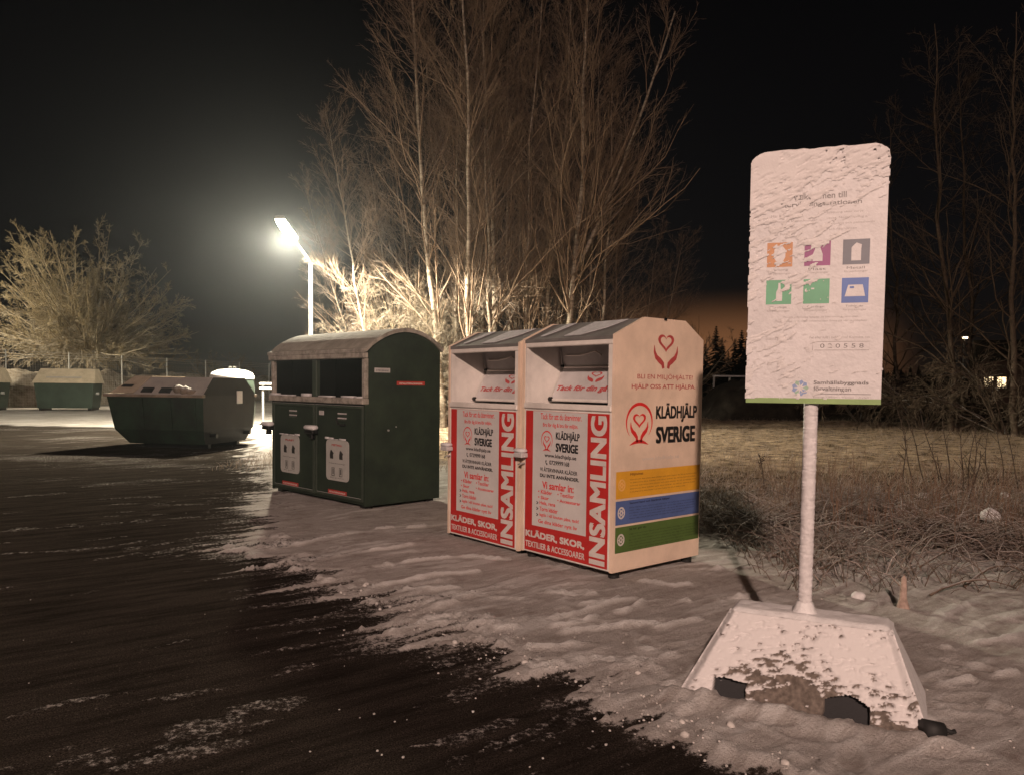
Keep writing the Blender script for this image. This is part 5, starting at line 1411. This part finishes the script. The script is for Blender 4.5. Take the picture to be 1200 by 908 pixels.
# standing dark stalks
rg = random.Random(31)
sk = [(1072, 520, 1.15, -.25), (1085, 560, 1.0, -.3), (1100, 570, 1.1, -.22), (1112, 575, 1.05, -.05), (1125, 590, 1.0, .06), (1133, 592, 1.0, .12), (1142, 570, .95, .02), (1158, 575, .9, .0), (1175, 560, .95, -.05), (1198, 575, 1.1, -.28), (1060, 575, .9, .0), (893, 560, .55, -.15), (1120, 600, .7, -.3), (1135, 600, .75, .22)]
st_ = thing('stalk_clump', 'clump of tall dark dead weed stalks standing in the brush on the right', 'plant', G(1120, 592))
for (px, py, h, ln) in sk:
    q = G(px, max(py, 568)); q.z = ground_z(q.x, q.y); q -= st_.location
    if px == 893: continue
    pts = [q + Vector((ln * h * f + .03 * math.sin(5 * f + px), .1 * f, h * f)) for f in [i / 7 for i in range(8)]]
    b = MB(); b.tube(pts, [.011 * (1 - .6 * i / 7) for i in range(8)], stalk_mat, 5)
    for k in range(5):
        s0 = pts[3 + k % 4]; b.tube([s0, s0 + Vector((rg.uniform(-.15, .15), rg.uniform(-.1, .1), rg.uniform(.06, .2)))], .0045, stalk_mat, 4)
    b.build('stalk', st_)
q = G(893, 578)
b = MB()
b.tube([(0.04, 0, 0), (.0, 0, .3), (-.05, 0, .55)], [.01, .008, .006], stalk_mat, 5)
for k in range(8): b.tube([(-.03 - .003 * k, 0, .34 + .025 * k), (-.03 + rg.uniform(-.07, .07), rg.uniform(-.05, .05), .38 + .025 * k)], .007, stalk_mat, 4)
o = b.build('weed_stalk', loc=(q.x, q.y, ground_z(q.x, q.y))); tag(o, 'lone dark weed stalk left of the sign post', 'plant')
# twiggy brush heaps
def brush_heap(name, px, py, n, rx, ry, h, lab, seed, m=straw):
    q = G(px, py); rs_ = np.random.RandomState(seed)
    P = np.zeros((n, 4, 3)); s0 = np.stack([rs_.randn(n) * rx * .6, rs_.randn(n) * ry * .6, rs_.rand(n) * h * .6], -1)
    d = unit(rs_.randn(n, 3) * np.array([1, 1, .55])); L_ = .15 + .35 * rs_.rand(n)
    for k in range(4): P[:, k] = s0; s0 = s0 + d * (L_ / 3)[:, None]; d = unit(d + rs_.randn(n, 3) * .22)
    P[:, :, 2] = np.maximum(P[:, :, 2], .005)
    Rr = (.0025 + .005 * rs_.rand(n) ** 2)[:, None] * np.linspace(1, .5, 4)[None]
    o = tubes_mesh(name, [(P, Rr, 4)], m); o.location = (q.x, q.y, ground_z(q.x, q.y)); tag(o, lab, 'brush')
brush_heap('brush_heap', 850, 622, 620, .42, .35, .30, 'dark twiggy brush heap beside the white container', 1, bark_dark)
brush_heap('brush_heap', 1090, 640, 420, .35, .3, .34, 'twiggy brush heap behind the snowy stump', 2, straw)
brush_heap('brush_heap', 1020, 600, 360, .5, .4, .28, 'brush heap behind the sign post, under the stalks', 3, bark_dark)
brush_heap('brush_heap', 1170, 650, 420, .45, .35, .28, 'brush heap at the right edge under the round snow lump', 4, straw)
# snow-capped stump, round snow lumps
q = G(1058, 712)
b = MB(); b.smooth = True
b.lathe([(.055, -.02), (.04, .02), (.024, .08), (.021, .15), (.017, .215), (.006, .235), (0, .237)], mat('pinkish_stump', (.42, .31, .26), .9, var=.4, vscale=20, bump=.6), 14)
o = b.build('snowy_stump', loc=(q.x, q.y, ground_z(q.x, q.y))); tag(o, 'narrow pointed stump with snow, right of the sign post', 'stump')
for (px, py, r_, lab) in ((1160, 622, .085, 'large round snow lump in the brush at the right'), (1178, 583, .07, 'small snow lump behind the large one at the right'), (1082, 585, .06, 'snow lump left of the dark stalks'), (1006, 702, .04, 'low snow lump on the track edge between post and stump')):
    q = G(px, py); b = MB(); b.smooth = True
    import bmesh
    bm = bmesh.new(); bmesh.ops.create_icosphere(bm, subdivisions=3, radius=1)
    vs = [Vector(v.co) for v in bm.verts]; fs = [[v.index for v in f.verts] for f in bm.faces]; bm.free()
    nn = fbm(np.array([v.x * 1.7 + v.z for v in vs]) + px, np.array([v.y * 1.7 - v.z for v in vs]), 3, 3)
    b.add([(v.x * r_ * (1.2) * (.75 + .5 * s), v.y * r_ * (.75 + .5 * s), v.z * r_ * .85 * (.75 + .5 * s)) for v, s in zip(vs, nn)], fs, snow_mat)
    o = b.build('snow_lump', loc=(q.x, q.y, ground_z(q.x, q.y) + r_ * .3 + (.14 if r_ > .08 else .0))); tag(o, lab, 'snow lump', 'snow lumps in the brush')

# ------------------------------------------------------------------ the frosty night air
hm = bpy.data.materials.new('night_air'); hm.use_nodes = True
hn = hm.node_tree.nodes; hn.clear()
pv = hn.new('ShaderNodeVolumePrincipled'); pv.inputs['Density'].default_value = 0.0004; pv.inputs['Color'].default_value = (.85, .92, .98, 1); pv.inputs['Anisotropy'].default_value = 0.84
ou = hn.new('ShaderNodeOutputMaterial'); hm.node_tree.links.new(pv.outputs[0], ou.inputs['Volume'])
b = MB(); b.box(-440, 450, -70, 720, -1.5, 24, hm)
o = b.build('haze'); o['kind'] = 'stuff'
